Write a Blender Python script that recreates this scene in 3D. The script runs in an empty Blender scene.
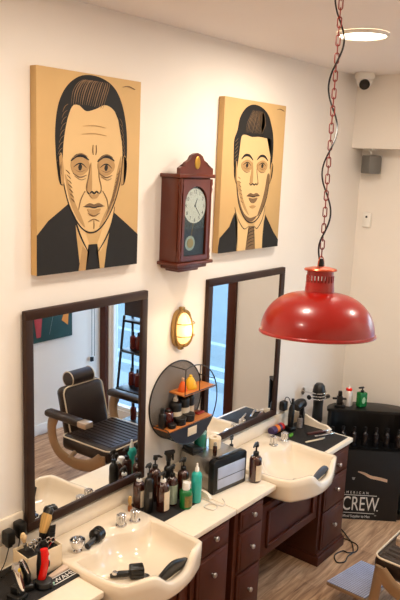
import bpy, bmesh, math, random
from mathutils import Vector, Matrix
random.seed(7)
SC = bpy.context.scene
COL = SC.collection
PI = math.pi
D = 2.489            # plane of the long wall (y), room lies at smaller y
CZ = 3.366           # ceiling
XF = 5.15            # far wall
YR = -0.32           # opposite wall
ZC = 0.82            # worktop height

# ------------------------------------------------------------ materials
def lin(c):
    return tuple(((v/255)/12.92 if v/255 <= .04045 else ((v/255+.055)/1.055)**2.4) for v in c)
_M = {}
def mat(name, rgb, rough=.5, metal=0.0, var=.06, scale=12, bump=0.0, bscale=60, emit=None, es=0, coat=0, stretch=None, spec=None, trans=0, ior=1.45, alpha=None):
    if name in _M: return _M[name]
    m = bpy.data.materials.new(name); m.use_nodes = True
    nt = m.node_tree; b = nt.nodes['Principled BSDF']
    c = lin(rgb)
    tc = nt.nodes.new('ShaderNodeTexCoord'); mp = nt.nodes.new('ShaderNodeMapping')
    nt.links.new(tc.outputs['Object'], mp.inputs['Vector'])
    if stretch: mp.inputs['Scale'].default_value = stretch
    nz = nt.nodes.new('ShaderNodeTexNoise'); nz.inputs['Scale'].default_value = scale; nz.inputs['Detail'].default_value = 4
    nt.links.new(mp.outputs['Vector'], nz.inputs['Vector'])
    cr = nt.nodes.new('ShaderNodeValToRGB')
    cr.color_ramp.elements[0].position = .3; cr.color_ramp.elements[1].position = .7
    cr.color_ramp.elements[0].color = (*[v*(1-var) for v in c], 1)
    cr.color_ramp.elements[1].color = (*[min(1, v*(1+var)) for v in c], 1)
    nt.links.new(nz.outputs['Fac'], cr.inputs['Fac']); nt.links.new(cr.outputs['Color'], b.inputs['Base Color'])
    b.inputs['Roughness'].default_value = rough; b.inputs['Metallic'].default_value = metal
    if spec is not None: b.inputs['Specular IOR Level'].default_value = spec
    if coat: b.inputs['Coat Weight'].default_value = coat; b.inputs['Coat Roughness'].default_value = .08
    if trans: b.inputs['Transmission Weight'].default_value = trans; b.inputs['IOR'].default_value = ior
    if emit: b.inputs['Emission Color'].default_value = (*lin(emit), 1); b.inputs['Emission Strength'].default_value = es
    if bump:
        n2 = nt.nodes.new('ShaderNodeTexNoise'); n2.inputs['Scale'].default_value = bscale
        nt.links.new(mp.outputs['Vector'], n2.inputs['Vector'])
        bp = nt.nodes.new('ShaderNodeBump'); bp.inputs['Strength'].default_value = bump; bp.inputs['Distance'].default_value = .004
        nt.links.new(n2.outputs['Fac'], bp.inputs['Height']); nt.links.new(bp.outputs['Normal'], b.inputs['Normal'])
    _M[name] = m; return m

def glass_mat(name, tint=(235, 242, 245), refl=.12):
    m = bpy.data.materials.new(name); m.use_nodes = True; nt = m.node_tree
    for n in list(nt.nodes): nt.nodes.remove(n)
    o = nt.nodes.new('ShaderNodeOutputMaterial'); mx = nt.nodes.new('ShaderNodeMixShader')
    t = nt.nodes.new('ShaderNodeBsdfTransparent'); g = nt.nodes.new('ShaderNodeBsdfGlossy')
    t.inputs['Color'].default_value = (*lin(tint), 1); g.inputs['Roughness'].default_value = .02
    mx.inputs[0].default_value = refl
    nt.links.new(t.outputs[0], mx.inputs[1]); nt.links.new(g.outputs[0], mx.inputs[2]); nt.links.new(mx.outputs[0], o.inputs[0])
    return m

def floor_mat():
    m = bpy.data.materials.new('wood_plank_floor'); m.use_nodes = True; nt = m.node_tree; b = nt.nodes['Principled BSDF']
    L = nt.links.new; N = nt.nodes.new
    tc = N('ShaderNodeTexCoord'); mp = N('ShaderNodeMapping'); L(tc.outputs['Object'], mp.inputs['Vector'])
    mp.inputs['Rotation'].default_value = (0, 0, 0)
    br = N('ShaderNodeTexBrick'); br.inputs['Scale'].default_value = 1; br.inputs['Brick Width'].default_value = 1.25; br.inputs['Row Height'].default_value = .17
    br.inputs['Mortar Size'].default_value = .0025; br.inputs['Color1'].default_value = (.0, .0, .0, 1); br.inputs['Color2'].default_value = (1, 1, 1, 1); br.inputs['Mortar'].default_value = (.3, .3, .3, 1)
    L(mp.outputs['Vector'], br.inputs['Vector'])
    m2 = N('ShaderNodeMapping'); m2.inputs['Scale'].default_value = (1.6, 16, 1); L(mp.outputs['Vector'], m2.inputs['Vector'])
    nz = N('ShaderNodeTexNoise'); nz.inputs['Scale'].default_value = 2.2; nz.inputs['Detail'].default_value = 9; nz.inputs['Roughness'].default_value = .62; nz.inputs['Distortion'].default_value = .8
    L(m2.outputs['Vector'], nz.inputs['Vector'])
    mix = N('ShaderNodeMath'); mix.operation = 'MULTIPLY_ADD'; L(br.outputs['Color'], mix.inputs[0]); mix.inputs[1].default_value = .16
    L(nz.outputs['Fac'], mix.inputs[2])
    cr = N('ShaderNodeValToRGB'); e = cr.color_ramp.elements
    e[0].position = .36; e[0].color = (*lin((112, 84, 62)), 1); e[1].position = .8; e[1].color = (*lin((222, 186, 148)), 1)
    x = e.new(.52); x.color = (*lin((166, 128, 96)), 1)
    L(mix.outputs[0], cr.inputs['Fac']); L(cr.outputs['Color'], b.inputs['Base Color'])
    b.inputs['Roughness'].default_value = .42
    bp = N('ShaderNodeBump'); bp.inputs['Strength'].default_value = .15; bp.inputs['Distance'].default_value = .003
    L(nz.outputs['Fac'], bp.inputs['Height']); L(bp.outputs['Normal'], b.inputs['Normal'])
    return m

WALL = mat('painted_plaster', (238, 230, 220), .75, var=.015, scale=3, bump=.08, bscale=90)
CEIL = mat('ceiling_paint', (238, 230, 224), .8, var=.012, scale=2)
FLOOR = floor_mat()
MAHOG = mat('mahogany_laminate', (74, 32, 16), .48, var=.26, scale=5, stretch=(1, 1, .12), spec=.3)
MAHOGD = mat('mahogany_frame', (48, 26, 14), .5, var=.22, scale=6, stretch=(1, 1, .3), spec=.3)
CLOCKW = mat('cherry_clock_wood', (92, 34, 14), .34, var=.3, scale=7, stretch=(1, 1, .15), coat=.15)
TOP = mat('cream_worktop', (240, 226, 204), .4, var=.02, scale=30)
SINK = mat('cream_acrylic_sink', (240, 224, 200), .18, var=.008, coat=.5)
CHROME = mat('polished_chrome', (226, 226, 226), .12, 1.0, var=.02)
STEEL = mat('brushed_steel', (190, 188, 184), .3, 1.0, var=.05, stretch=(1, 20, 1))
BLACK = mat('black_plastic', (9, 9, 9), .34, var=.2)
MATB = mat('black_rubber_mat', (17, 15, 15), .7, var=.25, scale=90, bump=.4, bscale=300)
BWOOD = mat('black_painted_board', (7, 7, 7), .4, var=.2)
WHITE = mat('white_plastic', (238, 234, 226), .4, var=.02)
CREAM = mat('cream_plastic', (236, 214, 178), .4, var=.03)
LABEL = mat('paper_label', (226, 208, 180), .6, var=.05, scale=80)
GLABEL = mat('sage_paper_label', (150, 165, 145), .6, var=.06, scale=80)
AMBER = mat('amber_bottle', (58, 19, 6), .08, var=.25, scale=10, coat=.6, spec=.7)
LEATH = mat('brown_leather', (38, 25, 18), .34, var=.18, scale=14, bump=.15, bscale=200, coat=.2)
PIPE = mat('cream_piping', (214, 196, 168), .5, var=.03)
BRONZE = mat('champagne_metal', (168, 140, 108), .38, .55, var=.05)
RED = mat('red_enamel', (152, 15, 4), .3, var=.12, scale=3, coat=.3)
REDP = mat('red_plastic', (226, 20, 12), .25, var=.05)
COPPER = mat('copper_rim', (196, 92, 60), .3, .7, var=.08)
CHAINM = mat('red_chain_metal', (132, 40, 32), .4, .3, var=.1)
GOLD = mat('aged_brass', (176, 142, 88), .34, .8, var=.1)
CANV = mat('ochre_canvas', (204, 166, 110), .75, var=.035, scale=6, bump=.12, bscale=400)
INK = mat('black_paint', (16, 12, 9), .75, var=.2, scale=30)
INKG = mat('brown_grey_paint', (112, 84, 54), .65, var=.12, scale=20)
SKINP = mat('pale_ochre_paint', (216, 180, 126), .75, var=.03, scale=6)
MIRROR = mat('mirror_silver', (238, 240, 242), .004, 1.0, var=.0)
GREEN = mat('green_bottle', (14, 112, 50), .25, var=.08)
TEAL = mat('teal_bottle', (46, 176, 164), .3, var=.05)
ORANGE = mat('orange_bottle', (222, 92, 20), .3, var=.08)
YELLOW = mat('yellow_tin', (230, 178, 40), .4, var=.08)
PINEW = mat('orange_pine', (188, 112, 48), .5, var=.2, scale=9, stretch=(.5, 6, 1))
MESHM = mat('grey_mesh', (118, 108, 98), .6, .3, var=.35, scale=220)
NAVY = mat('dark_navy_metal', (32, 32, 42), .45, .2, var=.1)
GREYP = mat('grey_rubber', (74, 80, 92), .55, var=.1)
GREYM = mat('grey_metal', (112, 110, 106), .5, .3, var=.08)
BRISTLE = mat('tan_bristle', (196, 156, 92), .8, var=.25, scale=120, stretch=(1, 1, .1))
WARML = mat('lit_opal_glass', (255, 236, 190), .3, emit=(255, 208, 128), es=1.7)
WARMC = mat('lit_ceiling_diffuser', (255, 246, 230), .3, emit=(255, 232, 200), es=9.0)
GPIC = mat('dark_green_print', (22, 62, 56), .55, var=.15)
WINGLASS = glass_mat('window_glass', (226, 240, 250), .06)
THING_GLASS = glass_mat('clear_glass', (235, 238, 236), .03)
ROAD = mat('blue_grey_asphalt', (98, 116, 118), .8, var=.12, scale=4)
PAVE = mat('pale_paving', (120, 134, 146), .8, var=.06, scale=3)
LINEW = mat('white_road_paint', (140, 160, 168), .7, var=.04)
BWALL = mat('blue_grey_panel', (120, 150, 175), .6)

# ------------------------------------------------------------ mesh builder
class B:
    def __init__(s): s.bm = bmesh.new(); s.mats = []
    def mi(s, m):
        if m not in s.mats: s.mats.append(m)
        return s.mats.index(m)
    def _new(s, fn, m, M=None, bevel=0, seg=2):
        t = bmesh.new(); fn(t)
        if bevel: bmesh.ops.bevel(t, geom=t.edges[:], offset=bevel, segments=seg, profile=.5, affect='EDGES', clamp_overlap=True)
        if M is not None: t.transform(M)
        bmesh.ops.recalc_face_normals(t, faces=t.faces[:])
        i = s.mi(m); me = bpy.data.meshes.new('tmp')
        for f in t.faces: f.material_index = i
        t.to_mesh(me); s.bm.from_mesh(me); bpy.data.meshes.remove(me); t.free(); return s
    def box(s, x0, x1, y0, y1, z0, z1, m, bevel=0, M=None, seg=2):
        def fn(t):
            bmesh.ops.create_cube(t, size=1, matrix=Matrix.Translation(((x0+x1)/2, (y0+y1)/2, (z0+z1)/2)) @ Matrix.Diagonal((abs(x1-x0), abs(y1-y0), abs(z1-z0), 1)))
        return s._new(fn, m, M, bevel, seg)
    def lathe(s, prof, m, c=(0, 0, 0), seg=24, M=None, axis='z'):
        def fn(t):
            rings = []
            for r, z in prof:
                if r < 1e-6: rings.append([t.verts.new((0, 0, z))])
                else: rings.append([t.verts.new((r*math.cos(2*PI*k/seg), r*math.sin(2*PI*k/seg), z)) for k in range(seg)])
            for a, b in zip(rings, rings[1:]):
                for k in range(seg):
                    k2 = (k+1) % seg
                    if len(a) == 1 and len(b) == 1: continue
                    if len(a) == 1: t.faces.new((a[0], b[k], b[k2]))
                    elif len(b) == 1: t.faces.new((a[k], a[k2], b[0]))
                    else: t.faces.new((a[k], a[k2], b[k2], b[k]))
            for r in (rings[0], rings[-1]):
                if len(r) > 1 and s.cap: t.faces.new(r)
        R = Matrix.Identity(4)
        if axis == 'y': R = Matrix.Rotation(PI/2, 4, 'X')      # local z -> -y
        if axis == 'x': R = Matrix.Rotation(PI/2, 4, 'Y')
        T = Matrix.Translation(c) @ R
        return s._new(fn, m, (M @ T) if M is not None else T)
    cap = True
    def cyl(s, r, z0, z1, m, c=(0, 0, 0), seg=20, axis='z', M=None, bev=0):
        if bev: return s.lathe([(r-bev, z0), (r, z0+bev), (r, z1-bev), (r-bev, z1)], m, c, seg, M, axis)
        return s.lathe([(r, z0), (r, z1)], m, c, seg, M, axis)
    def ell(s, c, rx, ry, rz, m, M=None, u=20, v=12):
        def fn(t): bmesh.ops.create_uvsphere(t, u_segments=u, v_segments=v, radius=1, matrix=Matrix.Translation(c) @ Matrix.Diagonal((rx, ry, rz, 1)))
        return s._new(fn, m, M)
    def tube(s, pts, r, m, seg=8, closed=False, M=None, flat=None):
        P = [Vector(p) for p in pts]; n = len(P)
        def fn(t):
            rings = []; up = Vector((0, 0, 1)); prev = None
            for i, p in enumerate(P):
                a = P[(i-1) % n] if (i > 0 or closed) else p; b = P[(i+1) % n] if (i < n-1 or closed) else p
                d = (b-a).normalized()
                if prev is None:
                    x = d.cross(up)
                    if x.length < .05: x = d.cross(Vector((1, 0, 0)))
                else: x = prev - d*prev.dot(d)
                x.normalize(); prev = x; y = d.cross(x)
                rr = r[i] if isinstance(r, (list, tuple)) else r
                ry = rr if flat is None else flat
                rings.append([t.verts.new(p + x*rr*math.cos(2*PI*k/seg) + y*ry*math.sin(2*PI*k/seg)) for k in range(seg)])
            for i in range(n if closed else n-1):
                A = rings[i]; C = rings[(i+1) % n]
                for k in range(seg): t.faces.new((A[k], A[(k+1) % seg], C[(k+1) % seg], C[k]))
            if not closed: t.faces.new(rings[0]); t.faces.new(rings[-1])
        return s._new(fn, m, M)
    def prism(s, poly, h0, h1, m, plane='xy', M=None, bevel=0):
        """poly 2D extruded along the third axis: 'xy'->z, 'xz'->y, 'yz'->x"""
        def P(u, v, h): return {'xy': (u, v, h), 'xz': (u, h, v), 'yz': (h, u, v)}[plane]
        def fn(t):
            a = [t.verts.new(P(u, v, h0)) for u, v in poly]; b = [t.verts.new(P(u, v, h1)) for u, v in poly]
            t.faces.new(a); t.faces.new(list(reversed(b)))
            for k in range(len(poly)):
                k2 = (k+1) % len(poly); t.faces.new((a[k], b[k], b[k2], a[k2]))
            if len(poly) > 4: bmesh.ops.triangulate(t, faces=[f for f in t.faces if len(f.verts) > 4])
        return s._new(fn, m, M, bevel)
    def obj(s, name, parent=None, loc=(0, 0, 0), world=False, rot=None, smooth=38):
        me = bpy.data.meshes.new(name); s.bm.to_mesh(me); s.bm.free()
        for m in s.mats: me.materials.append(m)
        if world and parent:
            W = Matrix.Identity(4); p = parent; ch = []
            while p: ch.append(p); p = p.parent
            for q in reversed(ch): W = W @ q.matrix_basis
            me.transform(W.inverted())
        me.polygons.foreach_set('use_smooth', [True]*len(me.polygons)); me.set_sharp_from_angle(angle=math.radians(smooth))
        o = bpy.data.objects.new(name, me); COL.objects.link(o); o.location = loc
        if rot: o.rotation_euler = rot
        if parent: o.parent = parent
        return o
def tag(o, label, cat, group=None, kind=None):
    o['label'] = label; o['category'] = cat
    if group: o['group'] = group
    if kind: o['kind'] = kind
    return o
def thing(name, label, cat, loc=(0, 0, 0), rz=0, group=None):
    o = bpy.data.objects.new(name, None); COL.objects.link(o); o.location = loc; o.rotation_euler = (0, 0, rz)
    o.empty_display_size = .05
    return tag(o, label, cat, group)
def struct(o): o['kind'] = 'structure'; return o
def copy_tree(o, parent=None):
    c = o.copy(); COL.objects.link(c); c.parent = parent
    for ch in list(o.children): copy_tree(ch, c)
    return c
def T(x, y, z): return Matrix.Translation((x, y, z))
def Rz(a): return Matrix.Rotation(a, 4, 'Z')
def spline(P, n=6, closed=False):
    P = [Vector(p) for p in P]; out = []; N = len(P)
    for i in range(N if closed else N-1):
        a = P[(i-1) % N] if (closed or i > 0) else P[i]; b = P[i]; c = P[(i+1) % N]; d = P[(i+2) % N] if (closed or i+2 < N) else c
        for k in range(n):
            t = k/n; out.append(.5*((2*b)+(c-a)*t+(2*a-5*b+4*c-d)*t*t+(3*b-a-3*c+d)*t**3))
    if not closed: out.append(P[-1])
    return out
def text_into(b, s, size, m, M, depth=.001, xs=1.0, align='LEFT', spacing=1.0):
    cu = bpy.data.curves.new('lettering', 'FONT'); cu.body = s; cu.size = size; cu.extrude = depth; cu.align_x = align; cu.space_character = spacing
    o = bpy.data.objects.new('lettering', cu); COL.objects.link(o)
    dg = bpy.context.evaluated_depsgraph_get(); dg.update()
    me = bpy.data.meshes.new_from_object(o.evaluated_get(dg))
    me.transform(M @ Matrix.Diagonal((xs, 1, 1, 1)))
    i = b.mi(m)
    for p in me.polygons: p.material_index = i
    b.bm.from_mesh(me); bpy.data.meshes.remove(me); bpy.data.objects.remove(o); bpy.data.curves.remove(cu)

# ------------------------------------------------------------ the room
struct(B().box(-1.6, XF+.12, YR-.12, D+.12, -.06, 0, FLOOR).obj('floor'))
struct(B().box(-1.6, XF+.12, YR-.12, D+.12, CZ, CZ+.08, CEIL).obj('ceiling'))
struct(B().box(-1.6, XF+.12, D, D+.12, 0, CZ, WALL).obj('wall_left'))
struct(B().box(-1.6, XF+.12, YR-.12, YR, 0, CZ, WALL).obj('wall_right'))
struct(B().box(-1.72, -1.6, YR-.12, D+.12, 0, CZ, WALL).obj('wall_front'))
WY0, WY1, WZ1 = -.22, 1.215, 2.55      # shop window opening in the far wall
w = B()
w.box(XF, XF+.12, WY1, D+.12, 0, CZ, WALL).box(XF, XF+.12, YR-.12, WY0, 0, CZ, WALL)
w.box(XF, XF+.12, WY0, WY1, WZ1, CZ, WALL).box(XF, XF+.12, WY0, WY1, 0, .08, WALL)
struct(w.obj('wall_back'))
struct(B().box(4.97, XF, YR, D, 2.84, CZ, WALL).obj('trim_1'))                       # boxed beam over the far wall
struct(B().box(XF-.035, XF+.02, WY1+.0, WY1+.085, 0, 2.6, MAHOG, .003).obj('trim_2'))    # brown window posts
struct(B().box(XF-.045, XF-.0, YR, YR+.085, 0, 2.6, MAHOG, .003).obj('trim_3'))
struct(B().box(XF-.03, XF+.02, YR+.07, YR+.7, 2.55, 2.62, MAHOG, .003).obj('trim_4'))
g = B().box(XF+.05, XF+.056, WY0+.03, WY1-.03, .11, WZ1-.03, WINGLASS).obj('window_1'); struct(g)
fr = B()
for y0, y1, z0, z1 in ((WY0, WY0+.04, .08, WZ1), (WY1-.03, WY1, .08, WZ1), (WY0, WY1, .08, .12), (WY0, WY1, WZ1-.04, WZ1)):
    fr.box(XF+.02, XF+.09, y0, y1, z0, z1, WHITE, .003)
fr.obj('window_frame', parent=g)
struct(B().box(-1.6, XF-.09, YR, YR+.014, 0, .11, WHITE, .003).obj('baseboard_right'))
struct(B().box(XF-.014, XF, WY1+.085, D, 0, .11, WHITE, .003).obj('baseboard_back'))
struct(B().box(4.42, XF-.014, D-.014, D, 0, .11, WHITE, .003).obj('baseboard_left'))
# street outside the shop window
o = B().box(XF+.12, XF+1.4, -12, 14, -.2, -.05, PAVE).obj('pavement'); struct(o)
rb = B().box(XF+1.4, 26, -14, 16, -.3, -.14, ROAD)
o = rb.obj('street'); struct(o)
lb = B()
for x in (7.1, 7.5, 8.6): lb.box(x, x+.14, -12, 14, -.14, -.136, LINEW)
for k in range(5): lb.box(9.4+k*1.2, 10.0+k*1.2, -2, 6, -.14, -.136, LINEW)
o = lb.obj('road_marking'); struct(o)

# ------------------------------------------------------------ paintings
def painting(x0, x1, z0, z1, label, which):
    W, H, d = x1-x0, z1-z0, .042
    t = thing('canvas_painting', label, 'painting', (x0, D-.001, z0))
    c = B().box(0, W, -d, 0, 0, H, CANV, .003)
    S = lambda u, v: (u*W, v*H)
    n = [0]
    def poly(pts, m, smooth=True, k=5):
        n[0] += 1
        pp = [(p.x, p.y) for p in spline([(*S(*q), 0) for q in pts], k, True)] if smooth else [S(*q) for q in pts]
        c.prism(pp, -d-.00004*n[0]-.0003, -d+.0005, m, 'xz')
    def stroke(pts, w0, m, k=6):
        """tapered brush stroke"""
        P = spline([(*S(*q), 0) for q in pts], k); L = len(P)-1; a = []; bb = []
        for i, p in enumerate(P):
            q = (P[min(i+1, L)]-P[max(i-1, 0)]).normalized(); nrm = Vector((-q.y, q.x, 0)); ww = w0*W*(math.sin(PI*(.08+.84*i/L)))
            a.append(p+nrm*ww/2); bb.append(p-nrm*ww/2)
        n[0] += 1
        c.prism([(p.x, p.y) for p in a+bb[::-1]], -d-.00004*n[0]-.0003, -d+.0005, m, 'xz')
    which(poly, stroke)
    c.obj('canvas', t)
    n = B()
    for a in (0, W-.02): n.box(a, a+.02, -d+.003, 0, .01, H-.01, PINEW)
    return t
random.seed(11)
TONE1 = mat('light_brown_paint', (176, 138, 88), .7, var=.06, scale=25)
TONE2 = mat('mid_brown_paint', (118, 90, 58), .7, var=.10, scale=25)
HAIRL = mat('hair_highlight_paint', (128, 100, 70), .65, var=.2, scale=60)
def hatch(S, p0, p1, d, n, w, m):
    """n short parallel strokes from p0 to p1, each of offset d"""
    for k in range(n):
        t = k/(n-1); x, y = p0[0]+(p1[0]-p0[0])*t, p0[1]+(p1[1]-p0[1])*t
        S([(x, y), (x+d[0]*.5+.004, y+d[1]*.5), (x+d[0], y+d[1])], w, m)
def man_a(P, S):   # older man, swept-back hair, dark jacket over an open shirt with a knotted tie
    P([(.0, .0), (.0, .20), (.10, .27), (.30, .36), (.34, .30), (.36, .18), (.40, .0)], INK, False)
    P([(1.0, .0), (1.0, .17), (.88, .23), (.73, .30), (.69, .20), (.66, .10), (.64, .0)], INK, False)
    P([(.30, .37), (.33, .30), (.45, .10), (.49, .13), (.42, .24), (.36, .33)], SKINP, False); P([(.74, .31), (.70, .22), (.60, .09), (.56, .13), (.63, .24), (.70, .34)], SKINP, False)
    S([(.31, .38), (.34, .28), (.40, .18), (.48, .09)], .016, INK); S([(.74, .33), (.71, .24), (.65, .16), (.57, .09)], .016, INK)
    P([(.475, .135), (.565, .135), (.555, .09), (.595, .0), (.45, .0), (.485, .09)], INK, False)
    P([(.38, .0), (.42, .13), (.465, .10), (.45, .0)], TONE1, False)
    # face ground, cheek and jaw shade
    P([(.225, .60), (.235, .48), (.29, .35), (.39, .245), (.50, .205), (.61, .235), (.72, .34), (.79, .47), (.81, .62), (.79, .80), (.68, .90), (.50, .93), (.32, .88), (.23, .76)], SKINP)
    P([(.245, .50), (.29, .37), (.36, .28), (.44, .225), (.40, .29), (.34, .36), (.295, .44)], TONE1)
    P([(.80, .60), (.79, .47), (.72, .34), (.63, .25), (.58, .225), (.63, .29), (.70, .37), (.735, .46), (.765, .54)], TONE1)
    P([(.79, .54), (.775, .46), (.71, .345), (.64, .27), (.69, .35), (.745, .45)], TONE2)
    # hair mass, with lighter combed strands
    P([(.185, .50), (.165, .60), (.16, .72), (.19, .84), (.27, .93), (.40, .985), (.56, .99), (.70, .955), (.79, .88), (.845, .76), (.86, .62), (.845, .52), (.825, .50), (.815, .60), (.79, .72), (.75, .80), (.70, .84), (.62, .855), (.53, .83), (.44, .815), (.37, .84), (.31, .83), (.265, .76), (.235, .66), (.225, .56), (.21, .49)], INK)
    for k in range(16):
        t = k/15; S([(.30+.30*t, .845-.02*abs(t-.5)), (.315+.32*t, .90), (.36+.30*t, .945+.01*math.sin(3*t)), (.42+.24*t, .968)], .005+.003*(k % 3), HAIRL if k % 2 else TONE2)
    for k in range(9): S([(.175+.006*k, .56+.03*k), (.195+.006*k, .585+.03*k), (.225+.006*k, .60+.03*k)], .0045, TONE2)
    for k in range(8): S([(.85-.006*k, .56+.028*k), (.835-.006*k, .585+.028*k), (.815-.006*k, .60+.028*k)], .0045, TONE2)
    # jaw outline, ears
    S([(.222, .60), (.232, .47), (.29, .34), (.39, .235), (.50, .197), (.61, .228), (.72, .33), (.79, .46), (.812, .60)], .010, INK)
    P([(.215, .60), (.19, .585), (.185, .53), (.205, .46), (.235, .45), (.235, .52)], TONE1); S([(.21, .60), (.187, .58), (.184, .52), (.205, .455), (.232, .445)], .009, INK); S([(.215, .56), (.204, .53), (.22, .49)], .007, TONE2)
    P([(.825, .60), (.85, .585), (.852, .53), (.83, .46), (.80, .45), (.805, .52)], TONE1); S([(.825, .60), (.852, .58), (.853, .52), (.832, .455), (.80, .445)], .009, INK)
    # eye sockets, brows, eyes
    for cx, sg in ((.385, 1), (.64, -1)):
        P([(cx-.085, .555), (cx-.02, .585), (cx+.075, .57), (cx+.085, .53), (cx+.02, .495), (cx-.06, .505)], TONE1)
        S([(cx-.085*1, .565), (cx-.03, .592), (cx+.03, .592), (cx+.085, .572)], .024, INK); S([(cx-.08, .575), (cx, .603), (cx+.07, .59)], .009, TONE2)
        S([(cx-.062, .535), (cx-.02, .552), (cx+.02, .552), (cx+.062, .532)], .010, INK); S([(cx-.05, .523), (cx, .512), (cx+.052, .523)], .005, TONE2)
        P([(cx-.018, .535), (cx-.008, .549), (cx+.012, .549), (cx+.018, .535), (cx+.006, .520), (cx-.010, .521)], INK)
        S([(cx-.065, .505), (cx, .485), (cx+.065, .497)], .010, TONE2); S([(cx-.05, .49), (cx+.01, .472), (cx+.06, .48)], .005, TONE2)
    # nose
    P([(.49, .56), (.475, .50), (.455, .43), (.475, .405), (.50, .42), (.50, .50)], TONE1); S([(.482, .55), (.468, .49), (.447, .435), (.455, .41)], .006, TONE2)
    S([(.565, .555), (.572, .49), (.595, .435), (.59, .412)], .007, TONE2)
    S([(.452, .415), (.475, .40), (.50, .412), (.525, .402), (.55, .412), (.575, .40), (.597, .418)], .012, INK); P([(.475, .402), (.525, .395), (.575, .402), (.55, .378), (.50, .378)], TONE1)
    # folds, mouth, chin
    S([(.435, .415), (.395, .37), (.375, .32)], .007, TONE2); S([(.61, .415), (.655, .37), (.67, .32)], .007, TONE2)
    P([(.43, .335), (.48, .352), (.525, .345), (.57, .352), (.62, .335), (.57, .33), (.525, .327), (.48, .33)], TONE2)
    S([(.42, .335), (.48, .333), (.525, .328), (.57, .333), (.63, .335)], .009, INK); P([(.46, .322), (.525, .318), (.59, .322), (.565, .298), (.525, .29), (.485, .298)], TONE1)
    S([(.465, .30), (.525, .284), (.585, .30)], .008, TONE2); S([(.47, .255), (.525, .268), (.58, .255)], .006, TONE2); S([(.525, .262), (.527, .235), (.525, .215)], .005, TONE2)
    hatch(S, (.255, .52), (.30, .38), (.035, -.02), 7, .004, TONE2); hatch(S, (.79, .52), (.73, .37), (-.035, -.02), 8, .004, INKG)
    S([(.40, .70), (.52, .708), (.64, .70)], .004, TONE1); S([(.41, .74), (.52, .748), (.63, .74)], .004, TONE1); S([(.51, .60), (.505, .62), (.508, .65)], .004, TONE2); S([(.535, .60), (.54, .62), (.538, .65)], .004, TONE2)
    S([(.80, .958), (.86, .966), (.93, .955)], .006, INKG)
def man_b(P, S):   # young man, high combed hair, collar and slim striped tie
    P0_, S0_ = P, S; tr = lambda pts: [(min(1, max(0, .5+(u-.535)*1.17)), v if v < .01 else min(.985, .0+v*1.0)) for u, v in pts]
    P = lambda pts, *a: P0_(tr(pts), *a); S = lambda pts, *a: S0_(tr(pts), *a)
    P([(.0, .0), (.0, .04), (.12, .10), (.24, .17), (.30, .26), (.34, .18), (.35, .0)], INK, False)
    P([(1.0, .0), (1.0, .05), (.88, .11), (.78, .19), (.74, .24), (.72, .15), (.72, .0)], INK, False)
    P([(.30, .29), (.35, .20), (.36, .0), (.72, .0), (.73, .22), (.72, .30), (.55, .14)], SKINP, False)
    P([(.505, .165), (.585, .165), (.575, .13), (.615, .0), (.475, .0), (.515, .13)], TONE2, False)
    for k in range(6): S([(.495, .015+.024*k), (.54, .030+.024*k), (.595, .035+.024*k)], .007, INK)
    S([(.30, .30), (.35, .22), (.44, .15), (.505, .165)], .010, INK); S([(.73, .30), (.70, .21), (.63, .145), (.585, .165)], .010, INK); S([(.345, .2), (.355, .10), (.36, 0)], .008, INK); S([(.725, .2), (.72, .10), (.72, 0)], .008, INK)
    P([(.30, .64), (.305, .48), (.35, .33), (.44, .23), (.54, .195), (.64, .23), (.73, .34), (.77, .50), (.775, .66), (.75, .80), (.65, .86), (.45, .87), (.33, .80)], SKINP)
    P([(.305, .50), (.345, .37), (.42, .265), (.50, .225), (.56, .225), (.62, .235), (.54, .195), (.44, .22), (.355, .31), (.31, .43)], INKG)
    P([(.31, .46), (.35, .38), (.42, .29), (.50, .24), (.43, .32), (.38, .40), (.345, .47)], TONE1); P([(.77, .50), (.73, .34), (.66, .25), (.62, .235), (.67, .32), (.71, .42), (.735, .52)], TONE2)
    P([(.262, .56), (.25, .66), (.25, .74), (.285, .80), (.31, .88), (.38, .945), (.48, .975), (.60, .965), (.70, .92), (.755, .85), (.785, .79), (.80, .70), (.79, .58), (.765, .56), (.765, .66), (.755, .755), (.68, .765), (.58, .77), (.48, .765), (.40, .775), (.345, .765), (.328, .70), (.318, .62), (.30, .55)], INK)
    for k in range(14):
        t = k/13; S([(.40+.22*t, .79), (.41+.25*t, .85), (.45+.20*t, .905), (.48+.14*t, .94)], .005+.002*(k % 3), HAIRL if k % 2 else TONE2)
    for k in range(6): S([(.262, .60+.025*k), (.28, .61+.025*k), (.30, .625+.025*k)], .006, TONE2)
    S([(.302, .58), (.308, .46), (.352, .32), (.44, .222), (.54, .188), (.64, .222), (.73, .33), (.768, .46), (.775, .58)], .010, INK)
    P([(.295, .60), (.27, .58), (.275, .51), (.30, .46), (.305, .52)], TONE1); S([(.29, .60), (.268, .58), (.273, .51), (.30, .455)], .009, INK)
    P([(.78, .60), (.805, .58), (.80, .51), (.775, .46), (.77, .52)], TONE1); S([(.785, .60), (.807, .58), (.802, .51), (.775, .455)], .009, INK)
    for cx in (.435, .65):
        P([(cx-.075, .59), (cx, .615), (cx+.07, .595), (cx+.065, .555), (cx, .535), (cx-.065, .55)], TONE1)
        S([(cx-.08, .615), (cx-.03, .642), (cx+.03, .64), (cx+.08, .612)], .024, INK)
        S([(cx-.055, .578), (cx-.015, .594), (cx+.02, .594), (cx+.055, .574)], .010, INK); S([(cx-.045, .563), (cx, .553), (cx+.045, .563)], .005, TONE2)
        P([(cx-.017, .577), (cx-.006, .590), (cx+.012, .590), (cx+.017, .577), (cx+.004, .562), (cx-.010, .563)], INK); S([(cx-.05, .543), (cx, .530), (cx+.05, .54)], .006, TONE2)
    P([(.51, .60), (.50, .54), (.485, .475), (.50, .45), (.525, .465), (.525, .54)], TONE1); S([(.575, .59), (.58, .53), (.60, .475), (.595, .452)], .007, TONE2)
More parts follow.
